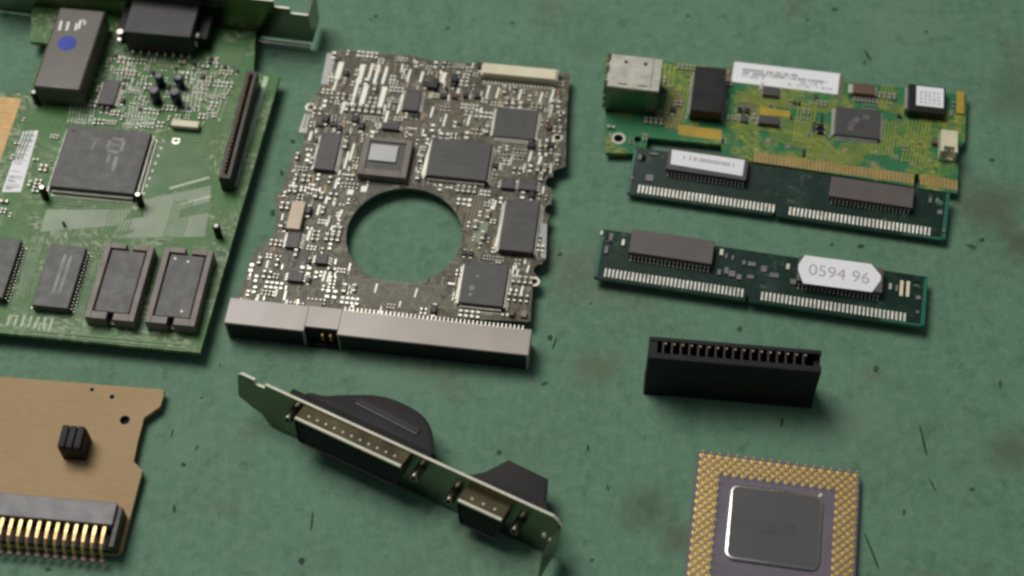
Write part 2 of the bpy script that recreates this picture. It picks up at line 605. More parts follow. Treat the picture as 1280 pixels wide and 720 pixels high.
def text_mesh(txt, size, depth=.02):
    c = bpy.data.curves.new('lettering', 'FONT')
    c.body = txt
    c.size = size
    c.align_x = 'CENTER'
    c.align_y = 'CENTER'
    c.extrude = depth / 2
    o = bpy.data.objects.new('lettering', c)
    COL.objects.link(o)
    dg = bpy.context.evaluated_depsgraph_get()
    me = bpy.data.meshes.new_from_object(o.evaluated_get(dg))
    bpy.data.objects.remove(o)
    me.transform(Matrix.Scale(MM, 4))
    me.name = 'lettering'
    return me


def lettering(par, txt, size, loc, rot=0., mat='ink', sx=1.):
    me = text_mesh(txt, size)
    me.materials.clear()
    me.materials.append(MT[mat])
    o = bpy.data.objects.new('lettering', me)
    COL.objects.link(o)
    o.parent = par
    o.location = Vector(loc) * MM
    o.rotation_euler.z = rot
    o.scale = (sx, 1, 1)
    return o


def circle(cx, cy, r, n=40, ry=None):
    return [(cx + r * math.cos(2 * math.pi * i / n), cy + (ry or r) * math.sin(2 * math.pi * i / n)) for i in range(n)]


# ------------------------------------------------------------------ bench
m = MB()
m.box(-1500, 1500, -700, 2300, -20, 0, 0)
tag(m.build('tabletop', 'table'), 'scuffed green bench top under all the electronic parts', kind='structure')

# grime and knife marks on the bench
marks = [  # u, v, length px, angle deg, width px
    (1085, 70, 24, 110, 5), (1081, 78, 10, 60, 4), (1043, 12, 13, 10, 8), (1154, 550, 38, 95, 4), (1166, 607, 18, 110, 3), (1095, 461, 9, 20, 8), (215, 542, 14, 80, 4), (229, 581, 7, 90, 6),
    (377, 701, 11, 70, 9), (390, 652, 26, 85, 3), (925, 412, 8, 40, 7), (978, 527, 14, 75, 4), (1090, 690, 50, 105, 3), (688, 422, 9, 60, 7), (693, 430, 18, 70, 3),
    (1215, 308, 16, 160, 6), (1228, 300, 9, 30, 6), (366, 177, 9, 150, 7), (352, 216, 11, 100, 5), (341, 266, 10, 90, 7), (624, 565, 8, 0, 8), (1158, 40, 6, 0, 5), (218, 636, 12, 100, 5), (900, 640, 6, 0, 5),
    (60, 712, 10, 0, 5), (735, 560, 10, 80, 3), (740, 700, 6, 0, 6), (470, 20, 7, 0, 5), (560, 35, 9, 40, 4), (1250, 480, 14, 80, 4), (1130, 640, 9, 70, 4), (760, 610, 12, 95, 3), (1010, 25, 6, 0, 4),
    (1076, 308, 10, 20, 6), (1040, 306, 6, 60, 5), (700, 318, 7, 0, 5), (860, 20, 6, 0, 4), (1215, 612, 8, 0, 6), (680, 480, 10, 30, 4), (246, 560, 9, 60, 3), (640, 28, 7, 0, 4), (1240, 200, 8, 0, 6)]
for i in range(10):
    marks.append((rng.uniform(-20, 1300), rng.uniform(-20, 740), rng.uniform(2, 7), rng.uniform(0, 180), rng.uniform(1.2, 3.5)))
m = MB()
for k, (u, v, L, a, w) in enumerate(marks):
    p = ground(u, v)
    n = 12
    ca, sa = math.cos(math.radians(a)), math.sin(math.radians(a))
    pts = []
    for j in range(n):
        t = 2 * math.pi * j / n
        q = rng.uniform(.6, 1.1)
        X, Y = math.cos(t) * L / 2 * q / 3.9, math.sin(t) * w / 2 * q / 3.7
        pts.append((p.x + X * ca - Y * sa, p.y + (X * sa + Y * ca) * 1.15))
    m.prism(pts, .02, .05 + k * .0004)
tag(m.build('dirt', 'dirt'), 'dark flecks of grime and short knife marks on the green bench', 'dirt', kind='stuff')


# ------------------------------------------------------------------ graphics card (upper left)
OCC.clear()
ZB = 6.0
G = frame_from((0, 416), (250, 441), ZB, origin=(250, 441))
card = tag(G.empty('graphics_card'), 'large green graphics card with blue-dotted black module and metal bracket', 'circuit board')
gp = [(250, 441), (350, 95), (334, 92), (317, 90), (319, 48), (322, 28), (62, -4), (40, 10), (38, 52), (60, 54), (33, 117)]
pts = G.poly(gp, 0)
xl = pts[-1][0]
y_tongue = pts[-1][1]
xr = [p for p in G.poly([(250, 441)], 0)][0]
tongue_y0 = y_tongue - 62
outline = pts + [(xl - 9, y_tongue - .5), (xl - 9.6, y_tongue - 1.2), (xl - 9.6, tongue_y0), (xl, tongue_y0), (xl - .5, 0.0)]
brd = MB().prism(outline, -1.6, 0, 0, holes=[circle(*G.px(300, 400), 1.1, 16)] if False else ()).build('circuit_board', 'pcb_green', card)
# gold tongue
yy = y_tongue - 2.4
k = 0
for k in range(24):
    MB().box(xl - 9.2, xl - 1.0, yy - 2.22, yy, .0, .04, 0).build('edge_contact', 'gold_matt', card)
    yy -= 2.30
# copper pours and track areas (each a real shape in the resist)
for kq, (quad, mt) in enumerate((([(205, 172), (262, 160), (262, 225), (180, 250), (168, 246)], 'copper_dark'),
                 ([(178, 250), (264, 232), (262, 252), (180, 275)], 'copper_pale'),
                 ([(150, 276), (262, 258), (256, 296), (140, 298)], 'copper_pale'),
                 ([(225, 262), (268, 252), (262, 266), (224, 272)], 'copper_dark'),
                 ([(58, 262), (165, 262), (150, 282), (50, 290)], 'copper_pale'),
                 ([(146, 290), (168, 286), (166, 291), (145, 296)], 'copper_dark'),
                 ([(30, 312), (52, 318), (30, 372), (22, 368)], 'copper_dark'),
                 ([(262, 50), (312, 56), (300, 84), (256, 82)], 'copper_dark'),
                 ([(140, 92), (160, 90), (164, 112), (142, 112)], 'copper_dark'))):
    MB().prism(G.poly(quad, .03), .005, .03 + kq * .012).build('copper_pour', mt, card)
for (a, b, w) in (((212, 236), (262, 222), 1.0), ((226, 256), (264, 246), 1.0)):
    A, B = Vector(G.px(*a)), Vector(G.px(*b))
    d = (B - A).normalized(); n_ = Vector((-d.y, d.x)) * w / 2
    MB().prism([tuple(A - n_), tuple(B - n_), tuple(B + n_), tuple(A + n_)], .03, .16).build('silkscreen_line', 'silk', card)
# pale stripe beside the right edge
for a, b, c, d in (((330, 95), (336, 96), (296, 232), (290, 230)), ((322, 100), (326, 100), (290, 226), (286, 226))):
    MB().prism(G.poly([a, b, c, d], .03), .005, .03).build('silkscreen_line', 'silk', card)
# silkscreen combs at the lower left
for i in range(7):
    x0, y0 = G.px(12 + i * 8.8, 397 + i * .7)
    MB().box(x0 - .35, x0 + .35, y0 - 3.0, y0 + 1.2, .0, .04).build('silkscreen_mark', 'silk', card)
for i in range(4):
    x0, y0 = G.px(44 + i * 6.5, 404 + i)
    MB().box(x0 - .3, x0 + .3, y0 - 2.2, y0 + .6, .0, .045).build('silkscreen_mark', 'silk', card)

# large square chip
o, r = chip(G, card, [(89, 157), (193, 165), (163, 243), (57, 231)], 3.6, sides='lrud', pitch=.65, out=1.3, dot=False)
o['label'] = 'large square graphics chip with faint pale print'
cx, cy = (r[0] + r[1]) / 2, (r[2] + r[3]) / 2
mk = MB()
zt = 3.61
for (u, v, du, dv) in ((128, 176, 10, 1.2), (127, 182, 1.4, 6)):
    pass
for a, b, w in (((141, 173), (155, 175), 1.3), ((155, 177), (151, 189), 1.3), ((148, 191), (135, 188), 1.3), ((134, 186), (138, 175), 1.3), ((138, 180), (150, 182), 1.1), ((121, 175), (114, 187), .8),
                ((113, 172), (126, 174), .6), ((146, 195), (141, 214), 1.4), ((137, 193), (134, 203), .8)):
    A, B = Vector(G.px(*a, zt)), Vector(G.px(*b, zt))
    d = (B - A).normalized(); n_ = Vector((-d.y, d.x)) * w / 2
    mk.prism([tuple(A - n_), tuple(B - n_), tuple(B + n_), tuple(A + n_)], zt - .03, zt + .03 + .002 * w * a[0] / 100)
mk.cyl((r[1] - 2.4, r[2] + 2.4, zt), .8, .8, .03, mi=1)
mk.cyl((r[0] + 2.4, r[3] - 2.4, zt), .8, .8, .03, mi=1)
mk.build('print', ['chip_print', 'black'], o)

# memory chips along the front edge: two bare, two in raised sockets
o, r = chip(G, card, [(-22, 296), (28, 299), (2, 372), (-45, 368)], 3.6, sides='lr', pitch=1.27, dot=False, name='memory_chip')
o, r = chip(G, card, [(62, 306), (109, 308), (84, 386), (40, 381)], 3.6, sides='lr', pitch=1.27, dot=False, name='memory_chip')
mk = MB()
for a, b in (((82, 318), (66, 366)), ((89, 320), (74, 366))):
    A, B = Vector(G.px(*a, zt)), Vector(G.px(*b, zt))
    d = (B - A).normalized(); n_ = Vector((-d.y, d.x)) * .5
    mk.prism([tuple(A - n_), tuple(B - n_), tuple(B + n_), tuple(A + n_)], zt - .01, zt + .01)
mk.build('print', 'chip_print', o)


def socket(quad, dots):
    h = 5.0
    x0, x1, y0, y1 = G.rect(quad, h)
    s = MB()
    t = 1.9
    n = 1.1
    xm = (x0 + x1) / 2
    s.box(x0, x0 + t, y0, y1, .2, h, 0, .15)
    s.box(x1 - t, x1, y0, y1, .2, h, 0, .15)
    s.box(x0 + t, xm - n, y0, y0 + 2.6, .2, h - .02, 0, .1); s.box(xm + n, x1 - t, y0, y0 + 2.6, .2, h - .02, 0, .1)
    s.box(x0 + t, xm - n, y1 - 2.0, y1, .2, h - .02, 0, .1); s.box(xm + n, x1 - t, y1 - 2.0, y1, .2, h - .02, 0, .1)
    s.box(x0 + t, x1 - t, y0 + .3, y1 - .3, .2, 1.2, 1)
    so = s.build('chip_socket', ['socket', 'black'], card)
    c = MB().box(x0 + t + .5, x1 - t - .5, y0 + 3.0, y1 - 2.4, 1.2, h - .5, 0, .2).build('memory_chip', 'chip', so)
    if dots:
        q = MB()
        for px_ in dots:
            q.cyl((*G.px(*px_, h - .5), h - .49), .45, .45, .03, seg=12)
        q.build('paint_dot', 'white_paint', so)
    for xa in (x0 + t + .25, x1 - t - .25):
        p = MB()
        for i in range(14):
            yv = y0 + 4 + i * 1.27
            if yv < y1 - 3:
                p.box(xa - .16, xa + .16, yv - .25, yv + .25, 1.2, h - .7)
        p.build('contact_row', 'dark_red', so)
    OCC.append((x0 - 1, x1 + 1, y0 - 1, y1 + 1))
    return so


socket([(134, 303), (193, 307), (167, 402), (104, 396)], None)['label'] = 'chip socket without white dots'
socket([(206, 308), (268, 313), (242, 408), (181, 402)], [(219, 323), (235, 327), (227, 389)])['label'] = 'chip socket holding white-dotted chip'

# black module with the blue dot
H = 10.0
x0, x1, y0, y1 = G.rect([(75, 8), (134, 14), (98, 114), (40, 106)], H)
mod = MB().box(x0, x1, y0, y1, 1.2, H, 0, .8, 3).build('filter_module', 'module', card)
mod['label'] = 'tall dark module with a blue dot and white print'
bx, by = G.px(84, 54, H)
MB().cyl((bx, by, H + .01), 3.3, 3.3, .03, seg=32).build('blue_dot', 'blue', mod)
mk = MB()
for a, b, w in (((77, 26), (74, 38), .9), ((86, 27), (83, 38), .9), ((96, 29), (94, 38), .8), ((101, 25), (98, 36), .9), ((101, 25), (107, 27), .7), ((107, 27), (105, 31), .6)):
    A, B = Vector(G.px(*a, H)), Vector(G.px(*b, H))
    d = (B - A).normalized(); n_ = Vector((-d.y, d.x)) * w / 2
    mk.prism([tuple(A - n_), tuple(B - n_), tuple(B + n_), tuple(A + n_)], H - .01, H + .02)
mk.build('print', 'white_paint', mod)
for yv in (y0 + 2, y1 - 2):
    for xv in (x0 + 2, x1 - 2):
        MB().cyl((xv, yv, .6), .4, .4, 1.2, seg=10).build('pin', 'silver', mod)
OCC.append((x0 - 1.5, x1 + 1.5, y0 - 1.5, y1 + 1.5))


def can(u, v, r, h, capmat='silver', body='navy', zc=None):
    x, y = G.px(u, v, h)
    b = MB().cyl((x, y, h / 2 + .1), r, r, h, mi=0, seg=20, bev=.25)
    bo = b.build('electrolytic_capacitor', body, card)
    MB().cyl((x, y, h + .13), r * .62, r * .62, .06, seg=20).build('can_top', capmat, bo)
    OCC.append((x - r - .4, x + r + .4, y - r - .4, y + r + .4))


for (u, v, r_, h_) in ((198, 94, 1.6, 5.5), (223, 96, 1.6, 5.5), (192, 112, 1.85, 6.5), (218, 114, 1.85, 6.5)):
    can(u, v, r_, h_, 'header')
for (u, v) in ((52, 234), (172, 243), (270, 282), (42, 115)):
    can(u, v, 1.25, 6.0, 'white_paint' if u in (270, 42) else 'steel_dull', 'matt_black')

# video connector and its posts
H = 11.0
x0, x1, y0, y1 = G.rect([(162, 12), (246, 18), (240, 46), (152, 40)], H)
vg = MB().box(x0, x1, y0, y1 + 6, .3, H, 0, .5)
vg = vg.build('video_connector', 'black', card)
MB().box(x0 - 4.0, x1 + 4.0, y0 + 4, y1 + 6, .2, 6.2, 0, .3).build('flange', 'matt_black', vg)
for u, v in ((150, 40), (245, 44)):
    a, b = G.px(u, v, 7)
    MB().cyl((a, b, 6.5), 1.2, 1.2, 1.6, seg=6).cyl((a, b - 2.2, 4.5), .8, .7, 2.5, seg=12).build('jack_post', 'steel_dull', vg)
for i in range(8):
    xx = x0 + 2 + i * (x1 - x0 - 4) / 7
    MB().box(xx - .3, xx + .3, y0 - 1.5, y0 + .1, .0, 1.6).build('pin', 'silver', vg)
OCC.append((x0 - 5, x1 + 5, y0 - 2, y1 + 20))

# feature connector on the right
H = 7.5
q = G.rect([(313, 83), (325, 95), (283, 226), (269, 218)], H)
xa, xb, ya, yb = q
xm = (xa + xb) / 2
f = MB()
f.box(xm - 2.0, xm - .7, ya, yb, .2, H, 0, .12); f.box(xm + .7, xm + 2.0, ya, yb, .2, H, 0, .12)
f.box(xm - .7, xm + .7, ya, ya + 1.4, .2, H - .01); f.box(xm - .7, xm + .7, yb - 1.4, yb, .2, H - .01); f.box(xm - .7, xm + .7, ya + 1.4, yb - 1.4, .2, 2.5)
fo = f.build('feature_connector', 'brown_black', card)
n = 26
for i in range(n):
    yv = ya + 2.2 + i * (yb - ya - 4.4) / (n - 1)
    MB().box(xm - .69, xm - .45, yv - .3, yv + .3, 2.5, H - .3).build('contact', 'gold_matt', fo)
OCC.append((xm - 2.5, xm + 2.5, ya - .5, yb + .5))

# white barcode sticker at the left
st = G.poly([(29, 164), (48, 163), (26, 240), (2, 240)], .06)
lab = MB().prism(st, .0, .06).build('barcode_label', 'white', card)
lab['label'] = 'pale barcode sticker'
mk = MB()
A, B, C_, D = [Vector(p) for p in st]
R = random.Random(3)
for i in range(60):
    t = .05 + .9 * i / 59
    if R.random() < .55:
        a, b = A.lerp(D, t), B.lerp(C_, t)
        p, q2 = a.lerp(b, .12), a.lerp(b, R.choice((.45, .6, .85)))
        mk.box(min(p.x, q2.x), max(p.x, q2.x), p.y - .12, p.y + .12, .055, .075)
mk.build('barcode', 'ink', lab)
OCC.append((min(p[0] for p in st), max(p[0] for p in st), min(p[1] for p in st), max(p[1] for p in st)))

# crystal, small chips
x0, x1, y0, y1 = G.rect([(216, 148), (250, 152), (247, 160), (213, 156)], 2.6)
c = MB().box(x0, x1, y0, y1, .8, 2.6, 0, .3, 3).build('crystal', 'cream', card)
MB().box(x0 + .3, x1 - .3, y0 + .1, y1 - .1, .0, .8).build('base_plate', 'matt_black', c)
OCC.append((x0 - .8, x1 + .8, y0 - .8, y1 + .8))
chip(G, card, [(130, 98), (150, 101), (142, 132), (122, 128)], 1.8, sides='lr', pitch=1.27, dot=False)
MB().tube((*G.px(220, 176), .05), 1.5, .7, .1).build('solder_ring', 'silver', card)
MB().cyl((*G.px(79, 278, 2), 1.0), .5, .5, 2.0, seg=10).build('post', 'matt_black', card)

okG = lambda pl: (lambda x, y: inside((x, y), pl))
cnt = {}
scatter(card, okG(G.poly([(112, 70), (262, 72), (300, 90), (262, 158), (196, 162), (92, 154), (104, 132)], 0)), (-70, 20, 40, 120), 150, [('capacitor', 5), ('resistor', 6), ('diode', 4)], 0, .85, 40, 11, 100, cnt)
scatter(card, okG(G.poly([(30, 150), (80, 150), (50, 240), (10, 290), (0, 290), (0, 240)], 0)), (-90, 0, 30, 120), 60, [('capacitor', 4), ('resistor', 5)], 0, .85, 40, 12, 100, cnt)
scatter(card, okG(G.poly([(60, 250), (160, 256), (140, 296), (30, 290)], 0)), (-90, 0, 20, 120), 34, [('resistor', 4), ('capacitor', 2)], 0, .85, 40, 13, 100, cnt)
scatter(card, okG(G.poly([(215, 268), (262, 262), (256, 300), (205, 300)], 0)), (-40, 0, 20, 90), 20, [('resistor', 4), ('capacitor', 2)], 0, .85, 40, 14, 100, cnt)
scatter(card, okG(G.poly([(255, 195), (268, 200), (255, 290), (246, 280)], 0)), (-40, 10, 20, 90), 8, [('capacitor', 2)], 0, .9, 40, 15, 100, cnt)
scatter(card, okG(G.poly([(108, 300), (126, 302), (96, 402), (84, 398)], 0)), (-60, 10, 0, 90), 10, [('resistor', 2)], 0, .9, 40, 16, 100, cnt)
traces(G, card, [((205, 168), (262, 170), 5, 1.3, .35, 0), ((60, 250), (150, 252), 5, 1.2, .35, -2), ((230, 250), (215, 300), 7, 1.0, .35, 0), ((150, 250), (140, 300), 8, 1.1, .35, 1.5), ((290, 110), (262, 200), 9, 1.0, .4, 0), ((120, 305), (96, 396), 5, .9, .3, 0), ((48, 305), (28, 375), 4, .9, .3, 0), ((190, 306), (172, 400), 3, .9, .3, 0),
                 ((90, 120), (76, 158), 7, 1.1, .35, 1), ((40, 150), (20, 200), 4, 1.2, .35, 0), ((300, 90), (292, 120), 7, 1.1, .4, 0), ((30, 415), (235, 434), 2, 1.3, .4, 0)], 'track_green', 5)
traces(G, card, [((104, 130), (100, 154), 8, 1.2, .45, 0), ((180, 135), (175, 158), 9, 1.2, .45, 0), ((240, 90), (232, 140), 7, 1.5, .5, 0), ((160, 80), (152, 118), 5, 1.3, .45, 0), ((282, 100), (266, 150), 4, 1.5, .5, 0)], 'silk', 6)
# white pads beside the big chip
for i in range(8):
    x, y = G.px(205 - i * 3.6, 176 + i * 9.4)
    MB().box(x - .35, x + .35, y - .5, y + .5, 0, .05).build('test_pad', 'white_paint', card)

# bracket: an upright plate along the far edge with a bent tab at the right end
A = Vector(G.px(392, 60, -5.0)); B = Vector(G.px(30, 2, -5.0))
# plate direction is kept square to the board's long side
yb_ = A.y
br = MB()
Z0, Z1 = -5.6, 17.6
LBR = 122.0
t = .9
br = MB()
br.box(-LBR, 0, 0, t, Z0 + 3.5, Z1 - 5.4, 0, .12, 1)
br.box(-LBR, -6.5, .02, t - .02, Z1 - 5.5, Z1 - 3.0, 0, .12, 1)
br.box(-LBR, -12, .03, t - .03, Z1 - 3.1, Z1, 0, .12, 1)
br.box(-LBR + 4, -19.0, .02, t - .02, Z0 + .6, Z0 + 3.6, 0, .12, 1)
for f_ in br.bm.faces:
    f_.normal_update()
    if f_.normal.z > .8:
        f_.material_index = 1  # upward edges take the painted glint colour
bo = br.build('bracket', ['steel', 'edge_glint'], card)
bo['label'] = 'bright metal mounting bracket standing along the far edge'
bo.location = (A.x * MM, A.y * MM, 0)
bo.rotation_euler.z = math.radians(-2.2)
MB().box(-t, 0, t, 11.5, Z0 + 3.5, Z1 - 5.4, 0, .12, 1).build('screw_tab', 'steel', bo)
MB().box(-21, -1, -1.5, -.02, Z0 + .7, Z0 + 2.6, 0, .2, 2).build('bottom_lip', 'steel_dull', bo)


# ------------------------------------------------------------------ disk drive controller board (middle)
OCC.clear()
ZB = 4.8
D = frame_from((280, 402), (662, 443), ZB, origin=(280, 402))
drive = tag(D.empty('drive_controller_board'), 'olive disk drive controller board with a big round hole', 'circuit board')


def bite(c, r, a0, a1, n=7):
    cx, cy = D.px(*c)
    return [(cx + r * math.cos(math.radians(a0 + (a1 - a0) * i / (n - 1))), cy + r * math.sin(math.radians(a0 + (a1 - a0) * i / (n - 1)))) for i in range(n)]


dp = D.poly([(284, 385), (300, 366), (306, 345), (320, 312), (341, 296), (347, 268), (344, 246), (352, 238), (366, 196), (378, 186), (382, 142), (404, 104), (414, 62), (520, 70), (530, 74), (600, 80), (712, 92)], 0)
dp += D.poly([(708, 160), (707, 208), (692, 213)], 0) + bite((690, 228), 2.4, 90, 270)
dp += D.poly([(690, 246)], 0) + bite((689, 262), 2.2, 90, 270) + D.poly([(684, 278), (683, 322)], 0) + bite((676, 338), 2.4, 90, 270) + D.poly([(666, 356), (663, 402)], 0)
hc = D.px(505, 294, 0)
e1, e2 = D.px(432, 294), D.px(578, 294)
hr = (e2[0] - e1[0]) / 2
hole = circle(hc[0], hc[1], hr, 64)
mh = [circle(*D.px(388, 134), 1.0, 14), circle(*D.px(697, 172), 1.2, 14), circle(*D.px(668, 352), 1.0, 14)]
MB().prism(dp, -1.6, 0, 0, holes=[hole] + mh, edge_mi=1).build('circuit_board', ['pcb_olive', 'board_edge'], drive)
for c in ((388, 134), (697, 172), (668, 352)):
    MB().tube((*D.px(*c), .03), 1.8, 1.1, .1).build('hole_ring', 'jack_metal', drive)
# ring of bare resist round the hole
def arc_ring(r0, r1, a0, a1, n=40):
    A = [(hc[0] + r1 * math.cos(math.radians(a0 + (a1 - a0) * i / n)), hc[1] + r1 * math.sin(math.radians(a0 + (a1 - a0) * i / n))) for i in range(n + 1)]
    B = [(hc[0] + r0 * math.cos(math.radians(a0 + (a1 - a0) * i / n)), hc[1] + r0 * math.sin(math.radians(a0 + (a1 - a0) * i / n))) for i in range(n + 1)]
    return A + B[::-1]
OCC.append((hc[0] - hr * .8, hc[0] + hr * .8, hc[1] - hr - 1, hc[1] + hr + 1))
OCC.append((hc[0] - hr - 1, hc[0] + hr + 1, hc[1] - hr * .75, hc[1] + hr * .75))

chip(D, drive, [(508, 110), (528, 112), (523, 139), (502, 136)], 1.6, sides='lr', pitch=1.0)
chip(D, drive, [(622, 133), (674, 138), (667, 175), (615, 169)], 1.4, sides='lrud', pitch=.65)
o, r = chip(D, drive, [(403, 165), (428, 168), (416, 214), (391, 209)], 2.0, sides='lr', pitch=.9)
o, r = chip(D, drive, [(541, 171), (617, 179), (606, 226), (532, 218)], 3.2, sides='lrud', pitch=.65, out=1.2)
o['label'] = 'largest square black chip above the hole'
chip(D, drive, [(634, 248), (677, 252), (664, 316), (622, 311)], 2.8, sides='lr', pitch=.8, out=1.2)
o, r = chip(D, drive, [(582, 326), (637, 332), (627, 384), (572, 377)], 2.8, sides='lrud', pitch=.65, out=1.2)
mk = MB()
for a, w in (((590, 360), 1.0), ((597, 345), .6), ((588, 368), .6)):
    mk.cyl((*D.px(*a, 2.8), 2.81), w, w * .9, .02, seg=12)
mk.build('print', 'chip_print', o)
for F_, q_, h_ in ((D, [(541, 171), (617, 179), (606, 226), (532, 218)], 3.2), (D, [(634, 248), (677, 252), (664, 316), (622, 311)], 2.8), (D, [(622, 133), (674, 138), (667, 175), (615, 169)], 1.4)):
    x0, x1, y0, y1 = F_.rect(q_, h_)
    R2 = random.Random(int(h_ * 10))
    mk = MB()
    for row in range(3):
        xx = x0 + (x1 - x0) * .2
        while xx < x1 - (x1 - x0) * .25:
            w_ = R2.uniform(.5, 1.0)
            yy = y0 + (y1 - y0) * (.35 + .16 * row)
            mk.box(xx, xx + w_, yy, yy + .8, h_ - .01, h_ + .012)
            xx += w_ + .45
    mk.build('print', 'faint_print', drive)
# small extra chips
for q in ([(650, 222), (672, 224), (670, 238), (647, 236)], [(628, 222), (644, 223), (642, 236), (625, 234)], [(478, 152), (500, 154), (498, 162), (476, 160)], [(360, 286), (378, 290), (372, 312), (358, 306)],
          [(362, 338), (380, 340), (378, 352), (358, 350)], [(396, 316), (412, 318), (408, 330), (393, 328)]):
    chip(D, drive, q, 1.5, sides='lr', pitch=1.0)
# chip in a grey frame with a bright metal cap
h = 3.4
x0, x1, y0, y1 = D.rect([(459, 170), (519, 176), (505, 222), (443, 217)], h)
s = MB()
t = 2.2
s.box(x0, x0 + t, y0, y1, .2, h, 0, .2); s.box(x1 - t, x1, y0, y1, .2, h, 0, .2); s.box(x0 + t, x1 - t, y0, y0 + t + .5, .2, h - .01, 0, .15); s.box(x0 + t, x1 - t, y1 - t + .6, y1, .2, h - .01, 0, .15)
s.box(x0 + t, x1 - t, y0 + t, y1 - t, .2, 1.6, 1)
so = s.build('chip_carrier', ['socket', 'black'], drive)
MB().box(x0 + t, x1 - t, y0 + t + .6, y1 - t + .5, 1.6, h - .5, 0, .1).build('chip', 'chip', so)
a0, a1, b0, b1 = D.rect([(465, 180), (500, 183), (493, 204), (459, 199)], h)
MB().box(a0, a1, b0, b1, h - .52, h + .2, 0, .12).build('metal_cap', 'grey_metal', so)
OCC.append((x0 - 1, x1 + 1, y0 - 1, y1 + 1))

# cream flat-cable connector
x0, x1, y0, y1 = D.rect([(606, 77), (697, 88), (694, 100), (602, 90)], 3.4)
fc = MB().box(x0, x1, y0, y1, .6, 3.4, 0, .3, 2).box(x0 - .6, x0 + 1.2, y0 - .2, y1 + .4, .1, 2.6, 0, .2).box(x1 - 1.2, x1 + .6, y0 - .2, y1 + .4, .1, 2.6, 0, .2).build('cable_connector', 'cream', drive)
MB().box(x0 + .5, x1 - .5, y0 - .7, y0 + .1, .1, 1.0).build('slot_lip', 'olive_patch', fc)
for i in range(20):
    xx = x0 + 1 + i * (x1 - x0 - 2) / 19
    MB().box(xx - .25, xx + .25, y0 - 2.0, y0 - .6, .0, .3).build('pin', 'silver', fc)
OCC.append((x0 - 1, x1 + 1, y0 - 2.2, y1 + 1))
# beige oscillator
x0, x1, y0, y1 = D.rect([(367, 250), (383, 253), (373, 288), (356, 283)], 2.8)
c = MB().box(x0, x1, y0, y1, .7, 2.8, 0, .2).build('oscillator', 'beige', drive)
MB().box(x0 + .2, x1 - .2, y0 - .2, y1 + .2, .0, .7).build('base_plate', 'brown_black', c)
OCC.append((x0 - .8, x1 + .8, y0 - .8, y1 + .8))

OCC.append(D.rect([(452, 348), (568, 358), (562, 386), (436, 378)], 0))
# big bright solder pads
for q in ([(409, 66), (420, 67), (411, 106), (401, 105)], [(381, 142), (389, 143), (383, 166), (373, 165)], [(675, 279), (684, 280), (682, 323), (676, 322)]):
    MB().prism(D.poly(q, .06), .0, .06).build('solder_pad', 'grey_metal', drive)
padq = [(424, 88, 7, 22), (451, 92, 7, 24), (463, 90, 3.4, 22), (471, 92, 4, 24), (481, 94, 4, 22), (455, 118, 6.5, 24), (478, 121, 6.5, 26), (419, 106, 3, 14), (443, 118, 4, 30), (429, 134, 4, 16), (483, 146, 4, 16), (500, 130, 3, 24),
        (388, 170, 3.5, 12), (374, 282, 5, 20), (527, 96, 3.5, 14), (555, 97, 4, 14), (511, 94, 3, 16), (440, 190, 3, 22), (433, 200, 3, 22), (533, 200, 3.5, 40), (408, 250, 3.5, 10), (418, 252, 3.5, 10), (405, 345, 3.5, 14), (411, 346, 3.5, 14), (576, 352, 3.2, 44), (626, 283, 3.2, 52), (618, 256, 3.5, 12), (455, 236, 8, 8), (438, 240, 8, 7), (675, 200, 4, 12), (662, 196, 4, 12), (386, 294, 4, 14),
        (398, 262, 3.4, 14), (410, 276, 3.2, 14), (424, 268, 3, 12), (398, 296, 3.2, 14), (366, 232, 3.6, 12), (420, 230, 3.4, 12), (322, 372, 3.4, 9), (345, 366, 3.2, 10), (310, 378, 3.4, 8), (358, 378, 3.4, 8), (334, 330, 3.2, 10), (572, 116, 3, 12), (610, 114, 2.6, 16), (622, 116, 2.6, 14), (650, 118, 2.6, 14), (676, 122, 2.6, 14), (690, 120, 2.6, 18), (600, 142, 2.8, 16), (586, 150, 2.8, 14), (556, 150, 2.6, 16), (540, 140, 2.8, 14), (688, 140, 3, 14), (612, 206, 2.8, 18), (656, 210, 2.8, 12), (640, 200, 2.6, 14), (652, 364, 3, 14), (646, 344, 2.6, 16), (660, 336, 2.6, 10), (500, 380, 2.4, 8), (470, 360, 2.6, 12), (520, 366, 2.4, 12), (440, 362, 2.6, 10)]
for (u, v, w, l) in padq:
    sl = -.28
    q = [(u - w / 2 - sl * l / 2, v - l / 2), (u + w / 2 - sl * l / 2, v - l / 2 + .5), (u + w / 2 + sl * l / 2, v + l / 2), (u - w / 2 + sl * l / 2, v + l / 2 - .5)]
    p = D.poly(q, .25)
    MB().prism(p, .0, .25, bev=.1).build('solder_pad', 'solder_glare', drive)
    OCC.append((min(a[0] for a in p), max(a[0] for a in p), min(a[1] for a in p), max(a[1] for a in p)))
